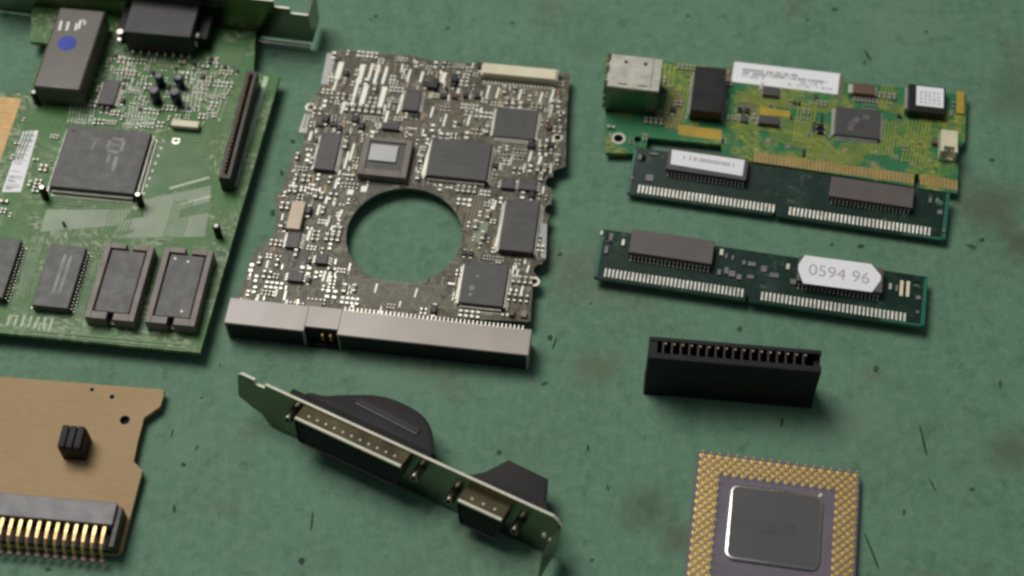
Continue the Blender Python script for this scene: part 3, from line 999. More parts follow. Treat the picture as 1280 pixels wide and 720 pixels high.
# navy, red and brown components
for (u, v, mt, w, l, h) in ((540, 106, 'navy', 3.6, 1.9, 2.0), (568, 96, 'navy', 2.2, 3.2, 2.2), (582, 118, 'navy', 2.0, 1.6, 1.2), (569, 119, 'dark_red', 2.4, 1.9, 1.2), (555, 119, 'black', 2.0, 1.6, 1.2), (596, 119, 'brown_black', 2.0, 1.6, 1.2),
                              (686, 158, 'dark_red', 1.8, 1.8, 1.0), (664, 180, 'navy', 2.4, 2.4, 1.5), (422, 72, 'brown', 1.6, 2.0, .8), (572, 138, 'brown', 3, 3, .4), (640, 390, 'brown', 1.6, 2.4, 1.5), (655, 392, 'tan_smd', 1.8, 2.2, 1.2), (400, 155, 'black', 2.4, 1.4, 1.), (417, 155, 'black', 2.4, 1.4, 1.)):
    x, y = D.px(u, v, h)
    MB().box(x - w / 2, x + w / 2, y - l / 2, y + l / 2, .05, h, 0, .12).build('component', mt, drive)
    OCC.append((x - w / 2 - .3, x + w / 2 + .3, y - l / 2 - .3, y + l / 2 + .3))
# plain resist patches beside the hole
for q, mt in (([(594, 276), (612, 278), (604, 304), (588, 302)], 'copper_pale'), ([(590, 250), (598, 251), (590, 296), (584, 290)], 'brown'), ([(600, 252), (618, 254), (600, 322), (582, 316)], 'olive_patch')):
    MB().prism(D.poly(q, .03), .002, .03 if mt != 'olive_patch' else .02).build('resist_patch', mt, drive)

# the wide grey pin connector along the front edge
H = 5.0
c4 = D.poly([(289, 376), (663, 402), (660, 444), (279, 403)], H)
cy0 = (D.px(279, 403, H)[1] + D.px(660, 444, H)[1]) / 2
cy1 = cy0 + 9.5
cx0, cx1 = D.px(280, 402, H)[0], D.px(661, 440, H)[0]
cn = MB()
k0, k1 = D.px(380, 412, H)[0], D.px(421, 417, H)[0]
zb = -4.4
cn.box(cx0, k0, cy0, cy1, zb, H, 0, .25)
cn.box(k1, cx1, cy0, cy1, zb, H, 0, .25)
cn.box(k0, k1, cy0 + 1.9, cy1, zb, H - .01, 0, .05)
cn.box(k0, k1, cy0, cy0 + 1.9, zb, zb + 1.5, 1, .05)
co = cn.build('pin_connector', ['ide', 'matt_black'], drive)
co['label'] = 'long grey pin connector with a notch'
dk = MB().box(k0 + .02, k1 - .02, cy0 + 1.6, cy0 + 1.88, zb + 1.6, H - .25).build('notch_shade', 'matt_black', co)  # black sheet painting the shade inside the notch
for i, xx in enumerate((k0 + 5.6, k0 + 8.2)):
    MB().box(xx - .35, xx + .35, cy0 + .3, cy0 + 1.58, H - 5.2, H - 2.2, 0, .1).build('pin', 'gold_matt', co)
# mouth of the connector, its black sheets also painting the front's shade
MB().box(cx0 + .7, k0 - .6, cy0 - .05, cy0 + .02, zb + .4, H - .7).build('mouth_shade', 'matt_black', co)
MB().box(k1 + .6, cx1 - .7, cy0 - .05, cy0 + .02, zb + .4, H - .7).build('mouth_shade', 'matt_black', co)
# terminals where it meets the board
for i in range(44):
    xx = k1 + 1.0 + i * (cx1 - k1 - 4) / 43
    MB().box(xx - .24, xx + .24, cy1 - .5, cy1 + 1.0, H - .9, H + .02).build('terminal', 'jack_metal', co)
for (u, v) in ((300, 384), (322, 388), (345, 390), (365, 391)):
    x, y = D.px(u, v, 2)
    MB().cyl((x, y + .8, 1.2), .7, .5, 2.4, seg=10).build('solder_post', 'gold_matt', drive)
MB().box(*[a for a in (k0 - 1.5, k0 + 4.0, cy1 - .2, cy1 + 2.2)], 0, H - .3, 0, .2).build('latch', 'socket', co)
OCC.append((cx0 - 2, cx1 + 2, cy0 - 1, cy1 + 1.0))

traces(D, drive, [((500, 352), (478, 384), 34, .9, .32, 0), ((590, 356), (560, 388), 8, .9, .32, 0), ((655, 104), (650, 128), 26, .9, .38, 0), ((592, 128), (560, 166), 16, 1.1, .38, 0), ((645, 180), (632, 222), 12, 1.0, .36, 0), ((435, 245), (405, 300), 5, 1.2, .36, 0), ((530, 180), (512, 232), 5, 1., .36, 0),
                  ((682, 130), (672, 172), 5, 1.1, .36, 0), ((576, 229), (574, 239), 18, .9, .36, 0), ((600, 240), (588, 290), 5, 1.1, .36, 0), ((400, 120), (388, 160), 5, 1.2, .36, 0), ((455, 140), (446, 168), 14, 1.1, .36, 0)], 'track_olive', 8)
cnt = {}
allx = [p[0] for p in dp]; ally = [p[1] for p in dp]
area = (min(allx), max(allx), min(ally), max(ally))
ins = lambda x, y: inside((x, y), dp) and all(inside((x + a, y + b), dp) for a, b in ((1, 0), (-1, 0), (0, 1), (0, -1))) and math.hypot(x - hc[0], y - hc[1]) > hr + 2
plc, left = scatter(drive, ins, area, 250, [('resistor', 3), ('capacitor', 4), ('diode', 1)], 0, .92, 60, 5, 100, cnt, (.9, 1.15, 1.4, 1.7))
m = MB()
R = random.Random(9)
for (x, y, v, s, kk) in left:
    a, b = (.42 * s, .95 * s) if v else (.95 * s, .42 * s)
    if v:
        m.box(x - a, x + a, y - b, y - b * .35, 0, .5, 1, .06, 1); m.box(x - a, x + a, y + b * .35, y + b, 0, .5, 1, .06, 1)
    else:
        m.box(x - a, x - a * .35, y - b, y + b, 0, .5, 1, .06, 1); m.box(x + a * .35, x + a, y - b, y + b, 0, .5, 1, .06, 1)
    m.box(x - a * .8, x + a * .8, y - b * .8, y + b * .8, .01, .44, R.choice((0, 0, 2)))
for i in range(650):
    x, y = R.uniform(area[0], area[1]), R.uniform(area[2], area[3])
    if not ins(x, y) or any(a < x < b and c < y < d for a, b, c, d in OCC):
        continue
    l, w = R.uniform(.8, 2.0), R.uniform(.16, .32)
    if R.random() < .15:
        l, w = w, l
    m.box(x - w, x + w, y - l, y + l, 0, R.uniform(.06, .16), R.choice((1, 1, 2, 2, 3, 0)))
tag(m.build('solder_joints', ['black', 'silver', 'tan_smd', 'gold_matt'], drive), kind='stuff')


# ------------------------------------------------------------------ network card (upper right)
OCC.clear()
ZB = 3.4
N = frame_from((757, 68), (1208, 118), ZB, origin=(757, 68))
net = tag(N.empty('network_card'), 'yellow-green network card with a silver cable socket at its left end', 'circuit board')
npx = [(757, 68), (1209, 119), (1206, 178), (1199, 186), (1197, 242), (1150, 235), (1149, 218), (1144, 217), (1142, 233), (950, 203), (902, 198), (902, 181), (810, 172), (806, 192), (757, 191)]
npl = N.poly(npx, 0)
MB().prism(npl, -1.6, 0, 0, holes=[circle(*N.px(773, 173), 1.6, 18), circle(*N.px(797, 174), 1.3, 14)]).build('circuit_board', 'pcb_net', net)
MB().tube((*N.px(773, 173), .05), 2.5, 1.6, .12).build('hole_ring', 'jack_metal', net)
# gold contacts of its edge
A, B = Vector(N.px(945, 192)), Vector(N.px(1140, 219))
C_, E_ = Vector(N.px(1152, 220)), Vector(N.px(1195, 227))
for (P, Q, n) in ((A, B, 42), (C_, E_, 10)):
    for i in range(n):
        c = P.lerp(Q, i / (n - 1))
        MB().box(c.x - .48, c.x + .48, c.y - 3.6, c.y + .6, .0, .04).build('edge_contact', 'gold_matt', net)
# cable socket
H = 13.0
x0, x1, y0, y1 = N.rect([(764, 68), (829, 74), (822, 117), (757, 108)], H)
js = MB()
js.box(x0, x1, y1 - .7, y1, .1, H, 0); js.box(x0, x1, y0, y0 + .7, .1, H - .02, 2); js.box(x0, x1, y0 + .7, y1 - .7, H - .7, H, 0); js.box(x1 - .7, x1, y0 + .7, y1 - .7, .1, H - .7, 2)  # front and right walls in darker steel, painting their dark reflection
js.box(x0 + 3, x1 - .7, y0 + .7, y1 - .7, .1, H - 5, 1)
xm_, ym_ = (x0 + x1) / 2, (y0 + y1) / 2
for sx_ in (-1, 1):
    js.box(xm_ + sx_ * 3.4 - 1.6, xm_ + sx_ * 3.4 + 1.6, y0 + 2.0, y0 + 2.5, H - .01, H + .03, 1)
    js.box(xm_ + sx_ * 3.4 - .6, xm_ + sx_ * 3.4 + .6, y1 - 3.4, y1 - 2.2, H - .01, H + .03, 1)
js.box(x1 - 3.0, x1 - 2.8, y0 + .1, y1 - .1, H - .01, H + .03, 1)
jo = js.build('cable_socket', ['jack_metal', 'matt_black', 'steel'], net)
for i, v in enumerate((y1 - 1.2, (y0 + y1) / 2 + 1, y0 + 1.8)):
    MB().box(x0 - .9, x0 + .4, v - 1.6, v + 1.2, H - 1.2, H + .2, 0, .3, 2).build('spring_finger', 'steel', jo)
    MB().box(x0 - .9, x0 + .0, y0 - .3, y0 + .7, 2 + i * 3.6, 4.4 + i * 3.6, 0, .3, 2).build('spring_finger', 'steel', jo)
OCC.append((x0 - 2, x1 + 1, y0 - 1, y1 + 1))
# transformer
o, r = chip(N, net, [(869, 82), (908, 86), (902, 141), (863, 137)], 6.0, sides='lr', pitch=1.27, mat='black', dot=False, name='transformer')
# yellow silkscreen blocks
for q in ([(902, 176), (848, 168), (848, 156), (902, 162)], [(950, 134), (988, 139), (987, 148), (950, 143)]):
    MB().prism(N.poly(q, .03), .005, .03).build('resist_patch', 'yellow', net)
for q in ([(908, 84), (916, 84), (914, 110), (906, 106)], [(1049, 93), (1056, 94), (1052, 126), (1046, 124)], [(838, 120), (856, 124), (852, 164), (832, 160)], [(926, 128), (946, 130), (944, 142), (924, 138)]):
    MB().prism(N.poly(q, .03), .005, .028).build('resist_patch', 'olive_patch', net)
# long white sticker
st = N.poly([(918, 77), (1050, 92), (1047, 118), (914, 102)], .08)
lab = MB().prism(st, .0, .08).build('label_sticker', 'white', net)
lab['label'] = 'long white sticker with small grey print'
A, B, C_, E_ = [Vector(p) for p in st]
mk = MB()
R = random.Random(21)
def cell(s, t):
    return A.lerp(B, s).lerp(E_.lerp(C_, s), t)
for row, (t0, s0, s1, den, mt) in enumerate(((.34, .09, .62, .8, 0), (.50, .09, .88, .85, 0), (.66, .09, .30, .7, 1), (.66, .5, .85, .4, 1), (.80, .5, .95, .45, 1))):
    s = s0
    while s < s1:
        w = R.uniform(.006, .014)
        if R.random() < den:
            p, q = cell(s, t0), cell(s + w, t0)
            mk.box(p.x, q.x, p.y - .6, p.y + .6, .078, .095, mt)
        s += w + .004
mk.build('print', ['ink', 'ink_pale'], lab)
OCC.append((st[0][0] - 1, st[1][0] + 1, st[3][1] - 3, st[0][1] + 1))
# chips
o, r = chip(N, net, [(1046, 132), (1102, 139), (1098, 174), (1042, 167)], 1.8, sides='lrud', pitch=.65, dot=False)
o['label'] = 'square chip with a smeared pale print'
mk = MB()
for a, b, w in (((1073, 147), (1062, 157), 2.2), ((1081, 144), (1084, 149), 2.0), ((1060, 159), (1066, 162), 1.4)):
    P, Q = Vector(N.px(*a, 1.8)), Vector(N.px(*b, 1.8))
    d = (Q - P).normalized(); n_ = Vector((-d.y, d.x)) * w / 2
    mk.prism([tuple(P - n_), tuple(Q - n_), tuple(Q + n_), tuple(P + n_)], 1.79, 1.815)
mk.build('print', 'smear_print', o)
o, r = chip(N, net, [(1138, 104), (1184, 110), (1180, 143), (1133, 137)], 3.8, sides='', mat='black', dot=False, name='chip_socket')
o['label'] = 'black chip socket with a white square sticker'
MB().box(r[0] - .9, r[0] - .02, r[2] + 1.5, r[3] - 1, .1, 2.6, 0, .1).build('side_clip', 'steel_dull', o)
q = N.rect([(1147, 107), (1181, 111), (1178, 135), (1144, 131)], 3.88)
lab = MB().box(q[0], q[1], q[2], q[3], 3.78, 3.88, 0).build('label_sticker', 'white', o)
mk = MB()
for i in range(4):
    for j in range(5):
        xx, yy = q[0] + 1.2 + j * 1.5, q[2] + 1.2 + i * 1.5
        mk.box(xx, xx + R.uniform(.7, 1.2), yy, yy + .7, 3.87, 3.895)
mk.build('print', 'ink_pale', lab)
for q, h in (([(955, 107), (975, 109), (973, 120), (953, 118)], 1.6), ([(950, 143), (976, 146), (973, 156), (947, 153)], 2.0), ([(927, 143), (936, 144), (934, 152), (925, 151)], 1.2)):
    chip(N, net, q, h, sides='lr', pitch=1.2, dot=False)
x0, x1, y0, y1 = N.rect([(1068, 103), (1095, 107), (1093, 119), (1066, 115)], 2.4)
c = MB().box(x0, x1, y0, y1, .1, 2.4, 0, .2).build('crystal', 'brown', net)
MB().box(x0 - 1.6, x0 - .02, y0 + .3, y1 - .3, .0, 1.8, 0, .2).build('end_cap', 'silver', c); MB().box(x1 + .02, x1 + .6, y0 + .3, y1 - .3, .0, 1.8, 0, .2).build('end_cap', 'silver', c)
OCC.append((x0 - 2, x1 + 1, y0 - .6, y1 + .6))
x0, x1, y0, y1 = N.rect([(1197, 114), (1207, 115), (1204, 142), (1195, 141)], .8)
MB().box(x0, x1, y0, y1, .02, .8, 0, .15).build('component', 'yellow', net)
# white header
H = 5.5
x0, x1, y0, y1 = N.rect([(1178, 161), (1198, 164), (1197, 188), (1175, 185)], H)
wh = MB()
wh.box(x0, x1, y0 + 1.2, y1, .1, H, 0, .2); wh.box(x0, x0 + 1, y0 - 1, y0 + 1.2, .1, H, 0, .1); wh.box(x1 - 1, x1, y0 - 1, y0 + 1.2, .1, H, 0, .1); wh.box(x0 + 1, x1 - 1, y0 - 1, y0 + 1.2, .1, 1.2)
wo = wh.build('cable_header', 'cream', net)
for xx in (x0 + 1.8, x1 - 1.8):
    MB().box(xx - .25, xx + .25, y0 + .0, y0 + .5, 1.2, 4.5).build('pin', 'silver', wo)
MB().cyl((*N.px(1168, 178, 1.0), .9), .9, .9, 1.8, seg=14).build('post', 'brown', net)
OCC.append((x0 - 2, x1 + 1, y0 - 1.5, y1 + 1))
for (u, v, l, w) in ((1020, 122, 1.0, 2.2), (1018, 158, 1.2, 4), (1027, 150, .5, 6), (989, 146, .9, 1.6), (1005, 190, .8, 3), (952, 107, .8, 3.4)):
    x, y = N.px(u, v, .8)
    MB().box(x - l / 2, x + l / 2, y - w / 2, y + w / 2, .0, .8, 0, .1).build('component', 'silver' if u in (952,) else 'brown_black', net)
traces(N, net, [((915, 120), (1040, 136), 5, 1.0, .38, 0), ((915, 150), (1036, 166), 7, 1.1, .38, 2), ((960, 165), (1060, 205), 6, 1.1, .38, 3), ((1110, 150), (1104, 196), 6, 1.1, .38, 0), ((1100, 130), (1130, 140), 5, 1.0, .38, 0), ((850, 110), (836, 160), 6, 1.2, .45, 0), ((1070, 180), (1056, 205), 10, 1.0, .36, 0), ((1010, 128), (1002, 180), 6, 1.2, .45, 0),
                ((1150, 150), (1140, 205), 7, 1.2, .4, 0), ((835, 82), (832, 108), 4, 1.6, .7, 0), ((1110, 108), (1104, 136), 4, 1.2, .4, 0)], 'track_yellow', 9)
nins = lambda x, y: inside((x, y), npl) and inside((x, y + 1), npl) and inside((x, y - 4), npl) and not (x > 45 and y < -27)
scatter(net, nins, (2, 125, -45, 0), 44, [('capacitor', 5), ('resistor', 4), ('diode', 1)], 0, .75, 40, 31, 100, {})
for (u, v) in ((1030, 195), (1062, 200), (1092, 205), (960, 176), (985, 182), (1120, 196), (1140, 205), (1056, 188), (1094, 190), (1110, 186)):
    x, y = N.px(u, v)
    MB().box(x - .9, x + .9, y - 1.0, y + 1.0, .0, .05).build('test_pad', 'tan_smd', net)


# ------------------------------------------------------------------ memory modules
def simm(name, F, L, W, label):
    t = tag(F.empty(name), label, 'memory module', 'memory modules with a row of contacts')
    c = 1.6
    out = [(0, 0), (L * .46, 0), (L * .46, 2.2), (L * .47, 2.8), (L * .48, 2.2), (L * .48, 0), (L - 0, 0), (L, W), (4, W), (0, W)]
    out = [(1.0, 0), (L * .463, 0), (L * .463, 1.6), (L * .468, 2.0), (L * .473, 1.6), (L * .473, 0), (L - .4, 0), (L, .6), (L, W - .3), (L - .3, W), (.4, W), (0, W - .4), (0, .5), (.5, 0)]
    hl = [circle(3.2, W - 4.0, 1.5, 16), circle(L - 3.2, W - 4.0, 1.5, 16)]
    MB().prism(out, -1.3, 0, 0, holes=hl, edge_mi=1).build('circuit_board', ['pcb_dark', 'pcb_teal'], t)
    MB().prism([(L - 1.5, .3), (L - .1, .8), (L - .1, W - .5), (L - 1.1, W - .5)], -.1, .05).build('bare_edge', 'pcb_teal', t)
    MB().prism([(.1, .6), (.9, .6), (.8, W - .6), (.1, W - .8)], -.1, .05).build('bare_edge', 'pcb_teal', t)
    MB().prism([(L - 14, .1), (L - 1.5, .1), (L - 1.5, .9), (L - 14, .6)], -.1, .045).build('bare_edge', 'pcb_teal', t)
    return t


def contacts(F, t, spans, n, y0, y1):
    for (a, b) in spans:
        for i in range(n):
            x = a + (b - a) * i / (n - 1)
            MB().box(x - .35, x + .35, y0, y1, .0, .22, 0, .12, 2).build('contact', 'contact_tin', t)


# lower module
S = frame_from((742, 347), (1156, 409), 4.6, origin=(742, 347))
Lx = S.px(1156, 409)[0]
Wd = (S.px(748, 284)[1] + S.px(1161, 348)[1]) / 2
t = simm('memory_module', S, Lx, Wd, 'memory module wearing an eight-sided white sticker, below the other one')
contacts(S, t, [(S.px(757, 340)[0], S.px(928, 365)[0]), (S.px(953, 368)[0], S.px(1131, 396)[0])], 36, .9, 4.2)
OCC.clear()
o, r = chip(S, t, [(790, 288), (893, 299), (891, 329), (786, 316)], 3.5, sides='d', mat='chip_brown', pitch=1.27, dot=False, name='memory_chip', label='bare brown-grey chip')
o, r = chip(S, t, [(999, 319), (1105, 336), (1103, 366), (996, 350)], 3.5, sides='d', mat='chip_brown', pitch=1.27, dot=False, name='memory_chip', label='chip under a white sticker')
lp = S.poly([(1006, 319), (1089, 330), (1101, 344), (1101, 350), (1090, 365), (1004, 354), (998, 338), (998, 331)], 3.6)
lab = MB().prism(lp, 3.49, 3.6).build('label_sticker', 'white', o)
a, b = Vector(S.px(1049, 343, 3.6)), 0
lettering(lab, '0594 96', 6.2, (a.x, a.y, 3.61), -.012, 'ink_pale', .98)
back = MB().box(14, 40, 3, 12, -4.4, -1.31).box(62, 90, 3, 12, -4.4, -1.31).build('rear_chip', 'chip', t)
for (u, v, w, l) in ((752, 291, .8, 1.6), (764, 296, 1.4, 3.0), (758, 312, 1.2, 3), (779, 303, 1.0, 2.4), (902, 315, 1.2, 2.4), (908, 320, .8, 2), (916, 322, .8, 2), (899, 340, 1.2, 2.2), (915, 342, 2.2, 2.2), (924, 346, 1.6, 2), (985, 333, 1.2, 2.2), (992, 352, 2.2, 2.0), (940, 330, 2.6, 1.6), (955, 336, 2.0, 2.4), (938, 346, 2.2, 1.4), (968, 344, 3.0, 1.8), (930, 328, 1.0, 1.8), (908, 338, 1.4, 2.6), (1113, 358, .9, 2.4), (1121, 360, .8, 2.4), (1147, 390, .9, 1.2), (1148, 372, 1.4, 1.4)):
    x, y = S.px(u, v, .5)
    MB().box(x - w / 2, x + w / 2, y - l / 2, y + l / 2, .0, .6, 0, .08, 1).build('component', 'silver' if (u in (752, 779, 902, 985, 1113)) else 'header', t)
for u, v in ((1127, 360), (1135, 361)):
    x, y = S.px(u, v, .3)
    MB().box(x - .55, x + .55, y - 3.0, y + 3.0, .0, .3, 0, .08, 1).build('solder_bar', 'cream', t)
for u in (755,):
    pass

# upper module, leaning on the network card
tilt = math.radians(9)
U = frame_from((783, 242), (1182, 301), 3.2, tilt, origin=(783, 242))
Lx = U.px(1182, 301)[0]
Wd = (U.px(788, 180)[1] + U.px(1188, 243)[1]) / 2
t = simm('memory_module', U, Lx, Wd, 'memory module leaning on the yellow-green card, with a narrow white sticker')
contacts(U, t, [(U.px(799, 235)[0], U.px(967, 260)[0]), (U.px(988, 263)[0], U.px(1162, 288)[0])], 36, .9, 4.0)
o, r = chip(U, t, [(836, 184), (936, 198), (933, 226), (833, 211)], 3.2, sides='d', mat='chip', pitch=1.27, dot=False, name='memory_chip', label='chip under a narrow white sticker')
st = U.poly([(840, 187), (931, 200), (928, 220), (838, 205)], 3.3)
lab = MB().prism(st, 3.19, 3.3).build('label_sticker', 'white', o)
A, B, C_, E_ = [Vector(p) for p in st]
mk = MB()
s = .12
while s < .86:
    w = R.uniform(.012, .022)
    p, q = A.lerp(B, s).lerp(E_.lerp(C_, s), .42), A.lerp(B, s + w).lerp(E_.lerp(C_, s + w), .42)
    if R.random() < .75:
        mk.box(p.x, q.x, p.y - .7, p.y + .7, 3.29, 3.315)
    s += w + .008
mk.build('print', 'ink_pale', lab)
o, r = chip(U, t, [(1040, 219), (1143, 236), (1141, 261), (1037, 244)], 3.0, sides='d', mat='chip_brown', pitch=1.27, dot=False, name='memory_chip', label='bare brown-grey chip')
for (u, v, w, l) in ((812, 222, 2.6, 2.4), (800, 196, 1.2, 2), (1163, 250, 1.0, 2), (1175, 265, 1.6, 1.6), (1172, 250, 1, 1.6), (790, 222, .9, 1.4), (818, 192, 3.0, .8), (1180, 288, 1.0, 1.2)):
    x, y = U.px(u, v, .5)
    MB().box(x - w / 2, x + w / 2, y - l / 2, y + l / 2, .0, .5, 0, .08, 1).build('component', 'header', t)


# ------------------------------------------------------------------ black card-edge socket
H = 22.5
E = frame_from((812, 420), (1027, 438), H, origin=(812, 420))
E.m.translation.z = 0
E.i = E.m.inverted()
L = E.px(1027, 438, H)[0]
Wy = -E.px(809, 447, H)[1]
es = tag(E.empty('edge_connector'), 'loose black slot connector standing with its row of contacts upward', 'connector')
b = MB()
b.box(0, L, -1.4, 0, .1, H, 0, .15); b.box(0, L, -Wy, -Wy + 2.1, .1, H, 0, .2)
b.box(0, 2.6, -Wy + 2.1, -1.4, .1, H - .4, 0); b.box(L - 2.0, L, -Wy + 2.1, -1.4, .1, H - 3.0, 0); b.box(2.6, L - 2.0, -Wy + 2.1, -1.4, .1, H - 9, 0)
b.box(-.25, L + .25, -Wy - .3, .3, 0, 1.2, 0, .2)
eo = b.build('housing', 'matt_black', es)
n = 17
for i in range(n):
    x = 5.2 + i * (L - 9.8) / (n - 1)
    MB().box(x - 1.05, x - .62, -Wy + 2.1, -1.4, H - 9, H - .3, 0, .0).build('rib', 'brown_black', es)
    MB().box(x - .42, x + .30, -2.3, -1.5, H - 8, H - .35, 0, .25, 2).build('contact', 'contact_copper', es)
    MB().box(x - .42, x + .30, -Wy + 2.15, -Wy + 2.7, H - 8, H - .9, 0, .2, 2).build('contact', 'brown', es)


# ------------------------------------------------------------------ processor, pins up
ZC = 2.8
P = frame_from((872, 563), (1076, 590), ZC, origin=(872, 563))
P.m.translation.z = 0
P.i = P.m.inverted()
Lc = P.px(1076, 590, ZC)[0]
cpu = tag(P.empty('processor'), 'ceramic processor lying with its gold pins up and a dark square lid', 'processor')
cut = 1.6
body = [(.8, 0), (Lc - 2.2, 0), (Lc - .6, -.6), (Lc, -2.2), (Lc, -Lc + .8), (Lc - .8, -Lc), (.8, -Lc), (0, -Lc + .8), (0, -.8)]
MB().prism(body[::-1], .3, ZC, bev=.2).build('ceramic_body', 'ceramic', cpu)
pins = []
for i in range(37):
    for j in range(37):
        if (i + j) % 2 == 0 and min(i, j, 36 - i, 36 - j) <= 4:
            k = (Lc - 2.9) / 36
            pins.append((Lc / 2 + (i - 18) * k, -Lc / 2 + (18 - j) * k))
pins.sort(key=lambda p: -p[1])


def pin(m, x, y):
    m.cyl((x, y, ZC + .03), .74, .74, .06, seg=10)
    m.cyl((x, y, ZC + 1.5), .23, .20, 2.9, seg=8)


pm = MB(); pin(pm, 0, 0)
first = pm.build('pin', 'gold', cpu)
first.location = (pins[0][0] * MM, pins[0][1] * MM, 0)
for x, y in pins[1:100]:
    o = first.copy(); COL.objects.link(o); o.parent = cpu
    o.location = (x * MM, y * MM, 0)
pm = MB()
for x, y in pins[100:]:
    pin(pm, x, y)
tag(pm.build('pin_field', 'gold', cpu), kind='stuff')


def rrect(x0, x1, y0, y1, r, n=6):
    p = []
    for cx, cy, a in ((x1 - r, y1 - r, 0), (x0 + r, y1 - r, 90), (x0 + r, y0 + r, 180), (x1 - r, y0 + r, 270)):
        for i in range(n + 1):
            t = math.radians(a + 90 * i / n)
            p.append((cx + r * math.cos(t), cy + r * math.sin(t)))
    return p


x0, x1, y0, y1 = P.rect([(915, 606), (1029, 622), (1019, 711), (908, 696)], ZC + .8)
lid = MB().prism(rrect(x0 - .5, x1 + .5, y0 - .5, y1 + .5, 2.4), ZC, ZC + .85, bev=.45).build('lid_rim', 'rim_metal', cpu)
lid.data.shade_smooth(); lid.data.set_sharp_from_angle(angle=math.radians(80))
MB().prism(rrect(x0 + .2, x1 - .2, y0 + .2, y1 - .2, 2.0), ZC + .7, ZC + .9, bev=.1).build('lid', 'lid', lid)
q = P.rect([(946, 648), (996, 655), (993, 672), (943, 665)], ZC + .9)
MB().box(q[0], q[1], q[2], q[3], ZC + .895, ZC + .912).build('print', 'faint_print', lid)
A = Vector(P.px(1018, 627, ZC)); B = Vector(P.px(1027, 617, ZC))
d = (B - A).normalized(); n_ = Vector((-d.y, d.x)) * .4
MB().prism([tuple(A - n_), tuple(B - n_), tuple(B + n_), tuple(A + n_)], ZC, ZC + .08).build('corner_mark', 'silver', cpu)


# ------------------------------------------------------------------ port bracket with two sockets (front middle)
lean = math.radians(-13)
HP = 18.4
zt = HP * math.cos(lean) + .6
K = frame_from((297, 466), (700, 650), zt, 0, origin=(297, 466))
K.m.translation.z = 0
off = HP * math.sin(-lean)
sh = K.m.to_3x3() @ Vector((0, -off, 0))
ang = K.m.to_euler().z
K = Frame(Vector((K.m.translation.x + sh.x, K.m.translation.y + sh.y, .6)), ang, lean)
LB = K.px(703, 652, HP)[0]
kb = tag(K.empty('port_bracket'), 'slot bracket leaning back, with two black-mouthed pin sockets and grey cable hoods', 'bracket')
T = .95
cx_ = lambda u, v: K.px(u, v, HP)[0]
nx0, nx1 = cx_(317, 476), cx_(330, 483)
prof = [(0, 7.5), (2.5, 6.4), (5.0, 5.0), (8.5, 4.0), (11.0, 0.6), (14.0, 0), (LB - 6, 0), (LB - 2.5, 1.5), (LB, 3.5), (LB, HP - 3.0), (LB - 1.6, HP - 1.0), (LB - 3.0, HP), (nx1, HP), (nx1 - .2, HP - 1.6), (nx0 + .2, HP - 1.9), (nx0, HP), (1.0, HP), (0, HP - 1.0)]
b = bmesh.new()
pl = MB()
bb = bmesh.new()
fv = [bb.verts.new((x, 0, z)) for x, z in prof]
bv = [bb.verts.new((x, T, z)) for x, z in prof]
bb.faces.new(fv); bb.faces.new(bv[::-1])
for i in range(len(prof)):
    j = (i + 1) % len(prof)
    bb.faces.new((fv[i], bv[i], bv[j], fv[j])).material_index = 1
bmesh.ops.recalc_face_normals(bb, faces=bb.faces[:])
mp_ = {v: pl.bm.verts.new(v.co) for v in bb.verts}
for f_ in bb.faces:
    pl.bm.faces.new([mp_[v] for v in f_.verts]).material_index = f_.material_index
bb.free()
b.free()
plate = pl.build('plate', ['steel', 'edge_glint'], kb)
# bent tab at the right end
MB().box(LB - 1.0, LB - .1, -11.0, -.02, 3.5, HP - 3.0, 0, .12, 1).build('screw_tab', 'steel', plate)
for x_, z_ in ((LB - 4.6, 8.6), (LB - 2.4, 7.6)):
    MB().cyl((x_, -.35, z_), .75, .75, .7, 'y', seg=14).build('stud', 'edge_glint', plate)


